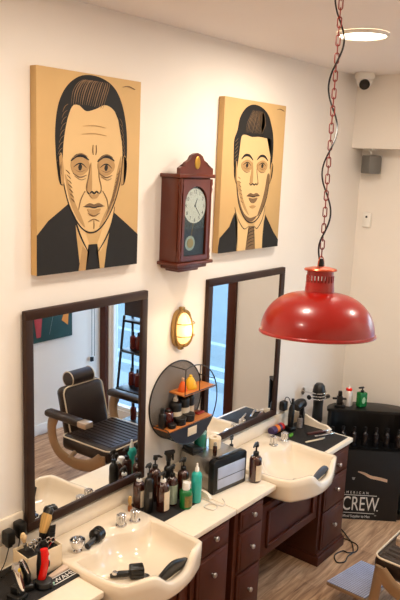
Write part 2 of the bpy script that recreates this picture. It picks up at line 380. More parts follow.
    S([(.478, .46), (.50, .445), (.525, .455), (.55, .446), (.572, .455), (.59, .446), (.607, .462)], .012, INK)
    P([(.455, .372), (.50, .392), (.545, .384), (.59, .392), (.635, .372), (.59, .368), (.545, .365), (.50, .367)], INKG); S([(.45, .372), (.50, .371), (.545, .365), (.59, .371), (.64, .372)], .008, INK)
    P([(.485, .358), (.545, .354), (.605, .358), (.58, .330), (.545, .322), (.51, .330)], TONE2); P([(.50, .30), (.545, .308), (.59, .30), (.545, .285)], TONE1)
    hatch(S, (.32, .50), (.37, .34), (.035, -.015), 7, .004, TONE2)
    S([(.82, .965), (.87, .972), (.93, .962)], .006, INKG)
painting(1.945, 2.583, 2.165, 3.06, 'large ochre canvas of a swept-haired older man in dark jacket, left of the wall clock', man_a)
painting(3.270, 3.925, 2.165, 3.06, 'ochre canvas of a young man with slim tie, right of the wall clock', man_b)

# ------------------------------------------------------------ wall clock
ck = thing('wall_clock', 'red-brown wooden wall clock with round dial and glazed pendulum door', 'clock', (2.935, D-.001, 2.10))
cx0, cz0, cd = -.135, .06, .13      # body left, base z, depth
b = B(); b.box(-.135, .135, -cd+.012, 0, .055, .51, CLOCKW, .002)
b.obj('case', ck)
b = B(); b.box(-.150, .150, -cd-.012, 0, .505, .525, CLOCKW, .004)
b.obj('cornice', ck)
prof = [(-.14, .525), (-.14, .555), (-.12, .565), (-.10, .562), (-.09, .585), (-.06, .598), (-.045, .62), (-.02, .632), (0, .636), (.02, .632), (.045, .62), (.06, .598), (.09, .585), (.10, .562), (.12, .565), (.14, .555), (.14, .525)]
cr = B().prism(prof, -cd+.0, -cd+.022, CLOCKW, 'xz').obj('crown', ck)
B().ell((0, -cd-.002, .585), .022, .006, .034, mat('gilt_crest', (196, 150, 60), .35, .6)).obj('crest', cr)
b = B(); b.box(-.155, .155, -cd-.016, 0, .040, .058, CLOCKW, .004); b.box(-.125, .125, -cd+.005, 0, .018, .040, CLOCKW, .006); b.box(-.085, .085, -cd+.03, 0, .0, .018, CLOCKW, .006)
b.obj('base_moulding', ck)
for sx in (-1, 1):
    b = B(); b.lathe([(.010, .062), (.013, .075), (.010, .09), (.012, .11), (.008, .13), (.009, .28), (.008, .42), (.012, .445), (.009, .46), (.013, .475), (.011, .50)], CLOCKW, (sx*.126, -cd+.002, 0), 14); b.obj('column', ck)
# door with arched opening: frame ring prism
def arch(x, z0, zc, r, n=14): return [(-x, z0)] + [(-x*math.cos(PI*k/n), zc+r*math.sin(PI*k/n)) for k in range(n+1)] + [(x, z0)]
outer = [(-.105, .065), (-.105, .495), (.105, .495), (.105, .065)]
dr = B()
inn = arch(.094, .090, .368, .094)
def ring(t_b, inn, x0, x1, z0, z1, y0, y1, m):
    hw = inn[-1][0]; zb = inn[0][1]
    t_b.prism([(x0, z0), (-hw, z0), (-hw, z1), (x0, z1)], y0, y1, m, 'xz'); t_b.prism([(hw, z0), (x1, z0), (x1, z1), (hw, z1)], y0, y1, m, 'xz')
    t_b.prism([(-hw, z0), (hw, z0), (hw, zb), (-hw, zb)], y0, y1, m, 'xz')
    a = inn[1:-1]
    for p_, q_ in zip(a, a[1:]): t_b.prism([p_, q_, (q_[0], z1), (p_[0], z1)], y0, y1, m, 'xz')
ring(dr, inn, -.112, .112, .065, .498, -cd-.006, -cd+.010, CLOCKW)
door = dr.obj('door', ck)
B().prism(inn, -cd+.003, -cd+.0045, THING_GLASS, 'xz').obj('glass_pane', door)
DIALB = mat('dial_back', (62, 58, 56), .85, var=.3, scale=40)
B().prism(inn, -cd+.0085, -cd+.0115, DIALB, 'xz').obj('back_panel', ck)
DIAL = mat('white_dial', (232, 230, 222), .5, var=.02)
dl = B(); dl.cyl(.093, 0, .004, DIAL, (0, -cd+.0085, .358), 40, 'y'); dl.cyl(.078, .0, .0045, mat('dial_cream', (226, 196, 150), .5), (0, -cd+.009, .385), 40, 'y') if False else None
dial = dl.obj('dial', ck)
for h in range(12):
    nb = B(); a = h*PI/6; text_into(nb, str(h if h else 12), .027, BLACK, T(.075*math.sin(a), -cd+.0042, .358+.075*math.cos(a)-.009) @ Matrix.Rotation(PI/2, 4, 'X'), .0002, 1, 'CENTER'); nb.obj('numeral', dial)
hb = B()
for a, L, wd in ((2.42, .072, .0045), (.42, .044, .007)):
    dx, dz = math.sin(a), math.cos(a); nx, nz = dz, -dx; c0 = (0, .358)
    hb.prism([(c0[0]-nx*wd/2, c0[1]-nz*wd/2), (c0[0]+nx*wd/2, c0[1]+nz*wd/2), (dx*L+nx*wd/4, .358+dz*L+nz*wd/4), (dx*L-nx*wd/4, .358+dz*L-nz*wd/4)], -cd+.0035, -cd+.0043, BLACK, 'xz')
hb.cyl(.006, 0, .001, BLACK, (0, -cd+.0045, .358), 12, 'y'); hb.obj('hands', dial)
pb = B(); pb.cyl(.040, 0, .003, mat('pendulum_silver', (206, 204, 182), .3, .4), (-.028, -cd+.0084, .158), 30, 'y'); pb.cyl(.026, .003, .0045, GOLD, (-.028, -cd+.0084, .158), 26, 'y')
pb.tube([(-.022, -cd+.0070, .19), (-.004, -cd+.0070, .28)], .002, GOLD, 6); pb.obj('pendulum', ck)

# ------------------------------------------------------------ oval bulkhead wall lamp
def bulkhead(x, z, label, power=2.2):
    t = thing('bulkhead_lamp', label, 'wall lamp', (x, D-.001, z), 0, None)
    def oval(rx, rz, y, n=28): return [(rx*math.copysign(abs(math.cos(a))**.7, math.cos(a)), y, rz*math.copysign(abs(math.sin(a))**.85, math.sin(a))) for a in [2*PI*k/n for k in range(n)]]
    b = B(); o1 = oval(.072, .11, 0); b.prism([(p[0], p[2]) for p in o1], -.028, 0, GOLD, 'xz'); b.box(-.014, .014, -.03, -.004, .10, .125, GOLD, .003); b.box(-.014, .014, -.03, -.004, -.125, -.10, GOLD, .003)
    b.obj('backplate', t)
    b = B(); b.ell((0, -.03, 0), .056, .055, .092, WARML); b.obj('opal_glass', t)
    b = B(); b.tube(oval(.066, .104, -.034), .005, GOLD, 8, True)
    b.tube([(0, -.034+.0-.068*math.sin(a), .104*math.cos(a)) for a in [PI*k/14 for k in range(15)]], .0055, GOLD, 6)
    for zz in (-.036, .036): b.tube([(.064*math.cos(a), -.034-.060*math.sin(a), zz) for a in [PI*k/12 for k in range(13)]], .0035, GOLD, 6)
    b.obj('cage', t)
    l = bpy.data.lights.new('bulkhead_light', 'POINT'); l.energy = power; l.color = (1, .68, .36); l.shadow_soft_size = .06
    lo = bpy.data.objects.new('bulb', l); COL.objects.link(lo); lo.location = (0, -.14, 0); lo.parent = t
    return t
bulkhead(2.99, 1.755, 'lit oval brass caged wall lamp between the two framed mirrors')
bulkhead(1.10, 1.755, 'unseen oval brass caged wall lamp, added left of both mirrors to warm the wall', 11)  # out of view, added to warm and brighten the left wall

# ------------------------------------------------------------ framed mirrors
def framed_mirror(x0, x1, z0, z1, label, yaw, tilt=0):
    W, H = x1-x0, z1-z0; f = .044; d = .028
    t = thing('framed_mirror', label, 'mirror', (x1, D-.009, z0), yaw); t.rotation_euler = (-math.radians(tilt), 0, yaw)
    b = B()
    b.box(-W, 0, -d, 0, H-f, H, MAHOGD, .004); b.box(-W, 0, -d, 0, 0, f, MAHOGD, .004)
    b.box(-W, -W+f, -d, 0, f-.002, H-f+.002, MAHOGD, .004); b.box(-f, 0, -d, 0, f-.002, H-f+.002, MAHOGD, .004)
    b.obj('frame', t)
    B().box(-W+f-.004, -f+.004, -.018, -.012, f-.004, H-f+.004, MIRROR).obj('mirror_glass', t)
    return t
framed_mirror(1.887, 2.694, .948, 2.01, 'dark brown framed mirror reflecting the barber chair, left of the wall lamp', math.radians(.62), .5)
framed_mirror(3.222, 4.066, .948, 2.01, 'dark brown framed mirror right of the wall lamp, behind the red pendant', math.radians(-.38), .25)

# ------------------------------------------------------------ pendant lamp
PX, PY = 2.372, 1.278
pl = thing('pendant_lamp', 'red enamel dome pendant lamp hanging on a long chain', 'pendant lamp', (PX, PY, 2.055))
prof = [(.221, 0), (.226, .003), (.225, .009), (.219, .013)] + [(.054+.165*math.cos(a)**.95, .013+.150*math.sin(a)**1.0) for a in [PI/2*k/14 for k in range(1, 14)]] + [(.055, .165)]
b = B(); b.cap = False
b.lathe(prof, RED, (0, 0, 0), 56)
inner = [(r-.003, max(z-.004, 0.0)) for r, z in prof]
b.lathe(inner, mat('white_enamel_lining', (235, 225, 210), .35), (0, 0, 0), 56)
b.lathe([(.221, 0), (.218, 0)], RED, (0, 0, 0), 56)
b.obj('shade', pl)
b = B(); b.cap = False
n = 24
b.lathe([(.057, .160), (.0535, .203)], RED, (0, 0, 0), 48); b.lathe([(.0515, .228), (.050, .246)], RED, (0, 0, 0), 48)
for k in range(n):   # ribs between the vent slots
    a0 = 2*PI*k/n; M_ = Rz(a0)
    b.prism([(-.0040, .202), (.0040, .202), (.0037, .229), (-.0037, .229)], .0500, .0530, RED, 'yz', M_)
nk = b.obj('vented_neck', pl)
b = B(); b.lathe([(.0, .246), (.060, .246), (.064, .250), (.060, .255), (.03, .262), (0, .264)], COPPER, (0, 0, 0), 40); b.obj('cap', pl)
b = B(); b.lathe([(0, .262), (.010, .262), (.012, .275), (.008, .292), (0, .294)], BLACK, (0, 0, 0), 16)
b.tube([(.024*math.cos(a), 0, .262+.040*math.sin(a)) for a in [PI*k/12 for k in range(13)]], .0022, COPPER, 6); b.obj('hook', pl)
b = B(); L_, z, k = .037, .298, 0
while z < CZ-2.055-.03:
    hw, r = .0072, .0022
    def lk(u): 
        return [(hw*math.cos(u_), math.copysign(1, math.sin(u_))*(L_/2-hw)+hw*math.sin(u_)) for u_ in u]
    P_ = lk([.05+2*PI*j/14 for j in range(14)])
    ang = 0.5 if k % 2 == 0 else .5+PI/2
    b.tube([(p[0]*math.cos(ang), p[0]*math.sin(ang), z+L_/2+p[1]) for p in P_], r, CHAINM, 6, True)
    z += L_-.0062; k += 1
b.obj('chain', pl)
b = B(); P_ = []
for k in range(90):
    z = .285+(CZ-2.055-.32)*k/89; a = 2*PI*(z/.31)+2.1; s = .006+.012*min(1, k/8)
    P_.append((s*math.cos(a)*1.2, s*math.sin(a)*1.2, z))
b.tube(P_, .0034, BLACK, 6); b.obj('cable', pl)
b = B(); b.lathe([(0, CZ-2.055-.035), (.03, CZ-2.055-.035), (.045, CZ-2.055-.002), (0, CZ-2.055-.0015)], RED, (0, 0, 0), 24); b.obj('ceiling_rose', pl)
for o_ in list(pl.children):
    if o_.name.split('.')[0] in ('shade', 'vented_neck', 'cap', 'hook'):
        ax = Vector((.623, -.781, 0)).normalized(); o_.matrix_basis = T(0, 0, .29) @ Matrix.Rotation(math.radians(-4.5), 4, ax) @ T(0, 0, -.29)
b = B(); b.ell((0, 0, .07), .032, .032, .042, WARML); b.obj('light_bulb', pl)

# ------------------------------------------------------------ ceiling lights, camera, speaker, sensor
def ceiling_light(x, y, label, power=27):
    t = thing('ceiling_light', label, 'ceiling light', (x, y, CZ-.001), 0, None)
    b = B(); b.cap = False; b.lathe([(.132, 0), (.132, -.012), (.126, -.018), (.120, -.016), (.118, -.006)], WHITE, (0, 0, 0), 40); b.obj('trim_ring', t)
    B().cyl(.119, -.012, -.004, WARMC, (0, 0, 0), 40).obj('diffuser', t)
    l = bpy.data.lights.new('ceiling_disc', 'AREA'); l.shape = 'DISK'; l.size = .25; l.energy = power; l.color = (1, .89, .76)
    lo = bpy.data.objects.new('light_source', l); COL.objects.link(lo); lo.parent = t; lo.location = (0, 0, -.022)
    return t
ceiling_light(3.427, 1.708, 'round glowing flush ceiling light beside the hanging chain')
cl2 = [(1.9, 1.5), (.3, 1.5), (3.427, .38)]  # ceiling lights out of view, added to raise the room's brightness
for i, (x, y) in enumerate(cl2):
    o = ceiling_light(x, y, ['unseen round ceiling light added above the left wash station', 'unseen round ceiling light added nearest the front wall', 'unseen round ceiling light added to brighten the right side of the room'][i], (20, 20, 24)[i])
dc = thing('dome_camera', 'white dome security camera in the ceiling corner', 'security camera', (4.84, 2.37, CZ-.001))
b = B(); b.lathe([(0, 0), (.055, 0), (.058, -.02), (.05, -.035), (0, -.037)], WHITE, (0, 0, 0), 28); b.obj('housing', dc)
M_ = T(0, 0, -.045) @ Rz(math.radians(30)) @ Matrix.Rotation(math.radians(-120), 4, 'Y')
b = B(); b.ell((0, 0, -.042), .046, .046, .042, WHITE); o = b.obj('ball', dc)
b = B(); b.cyl(.030, .030, .046, BLACK, (0, 0, 0), 22, M=M_); b.cyl(.012, .044, .049, mat('lens_glass', (60, 60, 66), .1), (0, 0, 0), 16, M=M_); b.obj('lens', dc); dc.scale = (1.25, 1.25, 1.25)
sp = thing('wall_speaker', 'small grey speaker box hanging under the boxed beam', 'speaker', (5.06, 2.365, 2.839), math.radians(52))
b = B(); b.box(-.03, .03, -.02, .02, -.012, 0, WHITE, .003); b.tube([(0, 0, -.01), (.02, 0, -.03), (0, 0, -.052)], .006, WHITE, 8); b.tube([(0, .03, -.01), (-.03, .02, -.03), (0, 0, -.052)], .005, WHITE, 8); b.obj('bracket', sp)
GRILL = mat('speaker_grille', (112, 106, 96), .7, var=.2, scale=300)
b = B(); b.box(-.068, .068, -.05, .05, -.185, -.048, GREYM, .010); bd = b.obj('cabinet', sp)
b = B(); b.box(-.056, .056, -.060, -.048, -.176, -.058, GRILL, .006); b.obj('grille', sp)
for z in (-.054, -.180):
    B().box(-.066, .066, -.057, -.045, z-.006, z+.006, STEEL, .003).obj('trim_strip', sp)
se = thing('wall_sensor', 'small white wall sensor with black dot on the far wall', 'sensor', (XF-.001, 2.395, 2.240))
B().box(-.022, 0, -.036, .036, 0, .115, WHITE, .008).obj('housing', se)
B().cyl(.009, 0, .003, BLACK, (-.022, 0, .078), 14, M=None, axis='x').obj('sensor_eye', se) if False else B().box(-.0245, -.0215, -.008, .008, .072, .088, BLACK, .002).obj('sensor_eye', se)

# ------------------------------------------------------------ cabinetry
YF = 2.01
def knob(parent, x, z, y=YF):
    b = B(); b.lathe([(0, 0), (.006, 0), (.005, .012), (.012, .016), (.015, .022), (.012, .028), (0, .031)], STEEL, (x, y, z), 18, axis='y'); b.obj('knob', parent, world=True)
def front_panel(name, parent, x0, x1, z0, z1, kz=None, kx=None, y=YF):
    b = B(); b.box(x0, x1, y-.016, y, z0, z1, MAHOG, .003); b.box(x0+.018, x1-.018, y-.020, y-.012, z0+.018, z1-.018, MAHOG, .004)
    o = b.obj(name, parent, world=True)
    if kz: knob(o, kx if kx else (x0+x1)/2, kz, y-.019)
    return o
def cabinet(x0, x1, fronts, label, y=YF, plinth=True):
    t = thing('drawer_cabinet', label, 'cabinet', ((x0+x1)/2, (y+D)/2, 0))
    b = B(); b.box(x0, x1, y, D-.002, .085, .789, MAHOG, .002); b.obj('body', t, world=True)
    b = B(); b.box(x0-.008, x1+.008, y-.026, D-.002, 0, .07, MAHOG, .004); b.box(x0-.002, x1+.002, y-.014, D-.002, .068, .088, MAHOG, .006); b.obj('plinth', t, world=True)
    for nm, a, c, kz, kx in fronts: front_panel(nm, t, x0+.035, x1-.03, a, c, kz, kx, y)
    return t
cabinet(1.30, 1.930, [('door', .10, .775, .62, 1.9)], 'dark mahogany cabinet under the black clipper mat, left of the left sink')
cabinet(2.585, 2.912, [('drawer', .652, .778, .735, None), ('door', .10, .642, .525, 2.745)], 'mahogany cabinet with one drawer over a door, right of the left sink')
cabinet(2.962, 3.25, [('drawer', .655, .778, .735, None), ('drawer', .40, .645, .535, None), ('drawer', .10, .385, .26, None)], 'mahogany three-drawer cabinet left of the right sink')
cabinet(3.965, 4.34, [('drawer', .625, .778, .69, None), ('drawer', .385, .610, .51, None), ('drawer', .10, .375, .245, None)], 'mahogany three-drawer cabinet right of the right sink, nearest the poster')
def knee_panel(x0, x1, label):
    t = thing('apron_panel', label, 'panel', ((x0+x1)/2, YF+.03, .355))
    b = B(); b.box(x0, x1, YF+.014, YF+.036, .355, .69, MAHOG, .003); b.obj('board', t, world=True)
    b = B(); f = .012; X0, X1, Z0, Z1 = x0+.07, x1-.07, .41, .655
    for q in ((X0, X1, Z0, Z0+.02), (X0, X1, Z1-.02, Z1), (X0, X0+.02, Z0, Z1), (X1-.02, X1, Z0, Z1)): b.box(q[0], q[1], YF-.002, YF+.015, q[2], q[3], MAHOG, .004)
    b.obj('raised_moulding', t, world=True)
    return t
knee_panel(1.931, 2.584, 'mahogany apron panel hanging under the left sink')
knee_panel(3.251, 3.964, 'mahogany raised apron panel under the right sink')
# worktops
def worktop(x0, x1, label, y0=1.991, front=True):
    b = B(); b.box(x0, x1, y0, D-.022, .79, ZC, TOP, .004)
    return tag(b.obj('worktop', None), label, 'worktop')
worktop(1.30, 1.945, 'cream worktop left of the left sink, under the black mat')
worktop(2.555, 2.948, 'cream worktop between left sink and the seam, under the amber bottles')
worktop(2.952, 3.357, 'cream worktop under the steriliser box, left of the right sink')
worktop(3.965, 4.365, 'cream worktop right of the right sink, carrying the hair clippers')
def splash_board(x0, x1, label, end=True):
    t = thing('backsplash', label, 'backsplash', ((x0+x1)/2, D-.012, ZC))
    B().box(x0, x1, D-.021, D-.001, .79, .925, TOP, .004).obj('back_board', t, world=True)
    if end:
        P = [(D-.022, ZC+.0005), (D-.022, .90)]+[(p.x, p.y) for p in spline([(D-.05, .90, 0), (D-.12, .893, 0), (D-.18, .874, 0), (D-.23, .860, 0), (D-.275, .858, 0), (D-.305, .850, 0), (D-.322, .833, 0), (D-.326, ZC+.0005, 0)], 4)]
        B().prism(P, x1-.02, x1, TOP, 'yz').obj('side_upstand', t, world=True)
    return t
splash_board(1.30, 2.948, 'cream backsplash with curved end upstand behind the left station')
splash_board(2.952, 4.365, 'cream backsplash with curved end upstand behind the right station')
tag(B().box(1.0, 1.884, D-.016, D-.001, .926, 1.052, TOP, .003).obj('socket_board'), 'cream wall board holding the two black plugs, left of the mirror', 'board')

# ------------------------------------------------------------ sinks
def sink(xc, label):
    t = thing('wash_basin', label, 'sink', (xc, 2.14, .66))
    yc = 2.03; yb = D-.024
    # outline: list in plan, counterclockwise from back right
    plan = spline([(.30, yb, 0), (.30, 2.35, 0), (.30, 2.16, 0), (.290, 2.02, 0), (.280, 1.93, 0), (.272, 1.898, 0), (.24, 1.882, 0), (.13, 1.845, 0), (0, 1.83, 0), (-.13, 1.85, 0), (-.24, 1.90, 0), (-.272, 1.93, 0), (-.288, 2.0, 0), (-.30, 2.16, 0), (-.30, 2.35, 0), (-.30, yb, 0)], 4)
    plan += [Vector((x, yb, 0)) for x in (-.2, -.1, 0, .1, .2)]
    def outer(th):
        d = Vector((math.cos(th), math.sin(th), 0)); best = None
        for a, b_ in zip(plan, plan[1:]+plan[:1]):
            p = a-Vector((0, yc, 0)); q = b_-a
            den = d.x*q.y-d.y*q.x
            if abs(den) < 1e-9: continue
            tt = (p.x*q.y-p.y*q.x)/den; u = (p.x*d.y-p.y*d.x)/den
            if tt > 0 and -1e-6 <= u <= 1+1e-6 and (best is None or tt < best): best = tt
        return best
    N = 96; bm = bmesh.new(); rings = []
    def notch(th):
        if math.sin(th) > -.2: return 0
        a = (outer(th)*math.cos(th)-.035)/.125; return math.exp(-a**4)
    def inner(th):
        ro = outer(th); s = math.sin(th); r = ro-.034
        if s > .15:
            lim = (.215+.03*math.cos(2*math.atan2(math.cos(th), s)*2.2))/s; r = min(r, lim)
        return min(r, .262/max(.3, abs(math.cos(th))) if abs(math.cos(th)) > .3 else 9)
    RIM = lambda th: .846-.075*notch(th) + .020*max(0, -math.sin(th))
    def addring(f):
        rings.append([bm.verts.new((xc+f(2*PI*k/N)[0]*math.cos(2*PI*k/N), yc+f(2*PI*k/N)[0]*math.sin(2*PI*k/N), f(2*PI*k/N)[1])) for k in range(N)])
    for q, z in ((.10, .728), (.35, .730), (.60, .738), (.78, .752), (.89, .775), (.955, .808)):
        addring(lambda th: (inner(th)*q, min(z, RIM(th)-.02) if z > .75 else z))
    addring(lambda th: (inner(th)*.99, RIM(th)-.010)); addring(lambda th: (inner(th)+.004, RIM(th)-.001))
    addring(lambda th: (max(inner(th)+.008, outer(th)-.010), RIM(th)))
    addring(lambda th: (outer(th), RIM(th)-.008)); addring(lambda th: (outer(th), RIM(th)-.05 if math.sin(th) < .2 else .795))
    addring(lambda th: (outer(th)*(.99 if math.sin(th) < 0 else 1), .735)); addring(lambda th: (outer(th)*.98, .722)); addring(lambda th: (outer(th)*.95, .712)); addring(lambda th: (outer(th)*.5, .711))
    for a, c in zip(rings, rings[1:]):
        for k in range(N): bm.faces.new((a[k], a[(k+1) % N], c[(k+1) % N], c[k]))
    bm.faces.new(rings[0]); bm.faces.new(rings[-1])
    bmesh.ops.recalc_face_normals(bm, faces=bm.faces[:])
    bb = B(); bb.bm.free(); bb.bm = bm; bb.mi(SINK); bb.obj('basin', t, world=True, smooth=60)
    b = B(); b.lathe([(0, 0), (.024, 0), (.026, .003), (.016, .004), (0, .002)], CHROME, (xc, yc, .7285), 22); b.obj('drain', t, world=True)
    # two tap handles
    def tap(x, y, nm='tap_handle'):
        b = B(); b.lathe([(0, 0), (.029, 0), (.029, .006), (.021, .010), (.021, .020), (0, .020)], CHROME, (x, y, .846), 20)
        for k in range(6):
            a = k*PI/3; b.cyl(.0095, .018, .060, CHROME, (x+.016*math.cos(a), y+.016*math.sin(a), .846), 10, bev=.002)
        b.cyl(.018, .018, .064, CHROME, (x, y, .846), 16, bev=.003); b.obj(nm, t, world=True)
    return t, tap, inner, RIM, yc
s1, tap1, inn1, rim1, yc1 = sink(2.250, 'cream fan-shaped wash basin with black neck rest, nearest the camera')
tap1(2.365, 2.305); tap1(2.445, 2.285)
s2, tap2, inn2, rim2, yc2 = sink(3.660, 'cream fan-shaped wash basin with grey neck cushion, beside the steriliser box')
tap2(3.80, 2.30); tap2(3.915, 2.285)
b = B(); b.lathe([(0, 0), (.026, 0), (.03, .006), (.024, .02), (.012, .026), (0, .026)], BLACK, (3.43, 2.20, .846), 20); b.obj('spray_hose_cap', s2, world=True)
# grey cushion over the notch of sink 2, black neck rest on sink 1
def cushion(xc, inner, yc, m, name, label, hw, top, lump):
    """pad standing inside the bowl behind the notch of the rim"""
    bm = bmesh.new(); rows = []; n = 18
    for q, z in ((.70, .765), (.80, .775), (.885, .795), (.93, .82), (.955, .845), (.965, top)):
        row = []
        for k in range(n+1):
            u = -1+2*k/n; x = .035+hw*u; th = math.atan2(-.17, x); r = inner(th)*q
            zz = z if z < .79 else z-(z-.785)*(.75*abs(u)**2.2)+lump*math.sin(5*u+q*9)
            row.append(bm.verts.new((xc+r*math.cos(th), yc+r*math.sin(th), zz)))
        rows.append(row)
    for a, c in zip(rows, rows[1:]):
        for k in range(n): bm.faces.new((a[k], a[k+1], c[k+1], c[k]))
    bmesh.ops.recalc_face_normals(bm, faces=bm.faces[:])
    bb = B(); bb.bm.free(); bb.bm = bm; bb.mi(m); ob = bb.obj(name, smooth=70)
    sd = ob.modifiers.new('thick', 'SOLIDIFY'); sd.thickness = .014; sd.offset = 0
    return tag(ob, label, 'neck rest')
cushion(3.660, inn2, yc2, GREYP, 'neck_cushion', 'grey rubber neck cushion in the notch of the right sink', .125, .862, 0)
cushion(2.250, inn1, yc1, BLACK, 'neck_cushion', 'black rubber neck rest slumped inside the front notch of the left sink', .155, .862, .006)
# black hand-shower lying inside sink 1
hs = thing('hand_shower', 'black rubber spray head lying inside the left sink', 'hand shower', (2.180, 2.085, .735), math.radians(-38))
b = B(); b.box(.015, .085, -.030, .030, .0, .055, BLACK, .008); b.box(.017, .083, -.034, .034, .018, .024, BLACK, .002); b.box(.017, .083, -.034, .034, .036, .041, BLACK, .002); b.obj('spray_head', hs)
b = B(); b.tube([(.02, 0, .02), (-.03, .0, .02), (-.075, .005, .012)], [.014, .016, .010], BLACK, 12); b.obj('handle', hs)
b = B(); b.cyl(.013, -.004, .010, CHROME, (-.055, -.006, .030), 14, bev=.002); b.obj('valve', hs)
# shaving bowl + black brush on the left edge of sink 1
bw = thing('shaving_cup', 'shiny steel shaving cup on the left rim of the near sink', 'cup', (2.052, 2.285, .8475))
b = B(); b.lathe([(0, 0), (.020, 0), (.022, .006), (.014, .012), (.028, .024), (.036, .046), (.038, .060), (.034, .060), (.030, .035), (0, .026)], CHROME, (0, 0, 0), 24); b.obj('bowl', bw)
bl = thing('hair_clamp', 'black ribbed clamp fitting beside the steel shaving cup', 'fitting', (2.145, 2.275, .8475), math.radians(14))
b = B(); b.tube([(-.055, 0, .016), (-.02, 0, .020), (.01, 0, .028)], [.016, .013, .018], BLACK, 12); b.obj('stem', bl)
b = B(); b.cyl(.034, -.032, .032, BLACK, (.035, 0, .034), 22, axis='x', bev=.008)
for k in range(3): b.cyl(.0355, -.020+.016*k, -.014+.016*k, BLACK, (.035, 0, .034), 22, axis='x')
b.obj('barrel', bl)
# brush behind taps
t = thing('shaving_brush', 'small tan bristle brush standing behind the left sink taps', 'brush', (2.50, 2.375, .8475))
B().lathe([(0, 0), (.010, 0), (.012, .02), (.008, .034), (0, .035)], mat('amber_handle', (150, 84, 30), .3), (0, 0, 0), 14).obj('handle', t)
B().lathe([(.007, .033), (.011, .06), (.009, .082), (0, .086)], BRISTLE, (0, 0, 0), 14).obj('bristles', t)

# ------------------------------------------------------------ bottles
def bottle(x, y, r, sh, h, body, cap, name, label, cat='bottle', lab=None, spray=False, rz=0, z=ZC+.0035, group=None, collar=None, labh=(.12, .72), laba=(-2.9, -.4)):
    t = thing(name, label, cat, (x, y, z), rz, group)
    b = B(); b.lathe([(0, 0), (r*.94, 0), (r, r*.1), (r, sh*.84), (r*.93, sh*.91), (r*.7, sh*.97), (r*.38, sh), (r*.36, sh+.012), (0, sh+.012)], body, (0, 0, 0), 26); b.obj('bottle_body', t)
    hc = h-sh
    if spray == 'cap':
        b = B(); b.lathe([(0, 0), (r*.62, 0), (r*.62, hc*.72), (r*.5, hc), (0, hc)], cap, (0, 0, sh-.002), 20); b.obj('cap', t)
    elif spray == 'nozzle':
        b = B(); b.lathe([(0, 0), (r*.42, 0), (r*.40, hc*.45), (r*.22, hc*.6), (r*.18, hc), (0, hc)], cap, (0, 0, sh-.002), 18); b.obj('nozzle', t)
    elif spray == 'trigger':
        b = B(); b.cyl(r*.45, 0, hc*.32, cap, (0, 0, sh), 16, bev=.002)
        b.prism([(-.036, hc*.98), (-.036, hc*.80), (-.012, hc*.72), (-.010, hc*.3), (.012, hc*.3), (.016, hc*.7), (.026, hc*.78), (.022, hc*1.0)], -.009, .009, cap, 'xz', T(0, 0, sh), .002)
        b.prism([(-.030, hc*.80), (-.024, hc*.80), (-.020, hc*.5), (-.026, hc*.3), (-.031, hc*.32), (-.026, hc*.5)], -.006, .006, cap, 'xz', T(0, 0, sh))
        b.obj('trigger_head', t)
    else:
        b = B(); b.cyl(r*.46, 0, hc*.28, collar or cap, (0, 0, sh), 18, bev=.002); b.obj('collar', t)
        b = B(); b.cyl(r*.14, hc*.25, hc*.75, cap, (0, 0, sh), 10); b.lathe([(0, hc*.68), (r*.36, hc*.68), (r*.40, hc*.80), (r*.30, hc*.98), (0, hc)], cap, (0, 0, sh), 16)
        b.tube([(r*.3, 0, sh+hc*.90), (-r*.6, 0, sh+hc*.92), (-r*1.15, 0, sh+hc*.80)], [.010, .008, .005], cap, 8); b.obj('pump', t)
    if lab:
        z0, z1 = sh*labh[0], sh*labh[1]; a0, a1 = laba; n = 14
        b = B(); ri = r+.0008; ro = r+.0016
        for k in range(n):
            a, c = a0+(a1-a0)*k/n, a0+(a1-a0)*(k+1)/n
            b.prism([(ri*math.cos(a), ri*math.sin(a)), (ri*math.cos(c), ri*math.sin(c)), (ro*math.cos(c), ro*math.sin(c)), (ro*math.cos(a), ro*math.sin(a))], z0, z1, lab)
        b.obj('label', t)
    return t
tag(B().box(2.560, 2.86, 2.195, 2.455, ZC+.0005, ZC+.0035, MATB, .001).obj('rubber_mat'), 'black rubber mat under the cluster of amber bottles', 'mat')
G = 'amber pump bottles on the bottle mat'
bottle(2.600, 2.405, .033, .150, .197, AMBER, BLACK, 'pump_bottle', 'amber bottle with pale collar and label, leftmost of the cluster touching the mirror', lab=LABEL, collar=WHITE, laba=(-2.1, -.8), labh=(.06, .7), group=G)
bottle(2.596, 2.328, .026, .200, .280, BLACK, BLACK, 'pump_bottle', 'slim black bottle between the two leftmost labelled amber bottles', lab=mat('silver_emblem', (120, 118, 116), .4, .3), labh=(.45, .62), laba=(-2.3, -1.7))
bottle(2.662, 2.285, .0355, .165, .222, AMBER, BLACK, 'pump_bottle', 'amber bottle with white collar and tall cream label, front of the cluster', lab=LABEL, collar=WHITE, laba=(-2.2, -.7), labh=(.06, .72), group=G)
bottle(2.722, 2.400, .034, .185, .262, AMBER, BLACK, 'pump_bottle', 'unlabelled amber bottle with long black pump, at the back of the cluster', rz=2.6, group=G)
bottle(2.745, 2.290, .029, .165, .235, AMBER, BLACK, 'spray_bottle', 'amber bottle with sage green label, left of the small green bottle', lab=GLABEL, laba=(-2.9, -1.1), labh=(.08, .74), group=G)
bottle(2.812, 2.380, .026, .180, .268, BLACK, BLACK, 'spray_bottle', 'black trigger spray bottle, tallest at the back of the cluster', spray='trigger', rz=math.radians(160))
bottle(2.848, 2.298, .033, .168, .240, AMBER, BLACK, 'pump_bottle', 'amber bottle directly behind the small green bottle', lab=LABEL, laba=(-2.5, -.6), group=G)
t = bottle(2.775, 2.215, .035, .108, .148, GREEN, WHITE, 'talc_bottle', 'short green bottle with white cap at the front of the cluster', spray='cap', lab=mat('green_gold_label', (112, 96, 40), .5, var=.5, scale=60), laba=(-2.6, -.7))
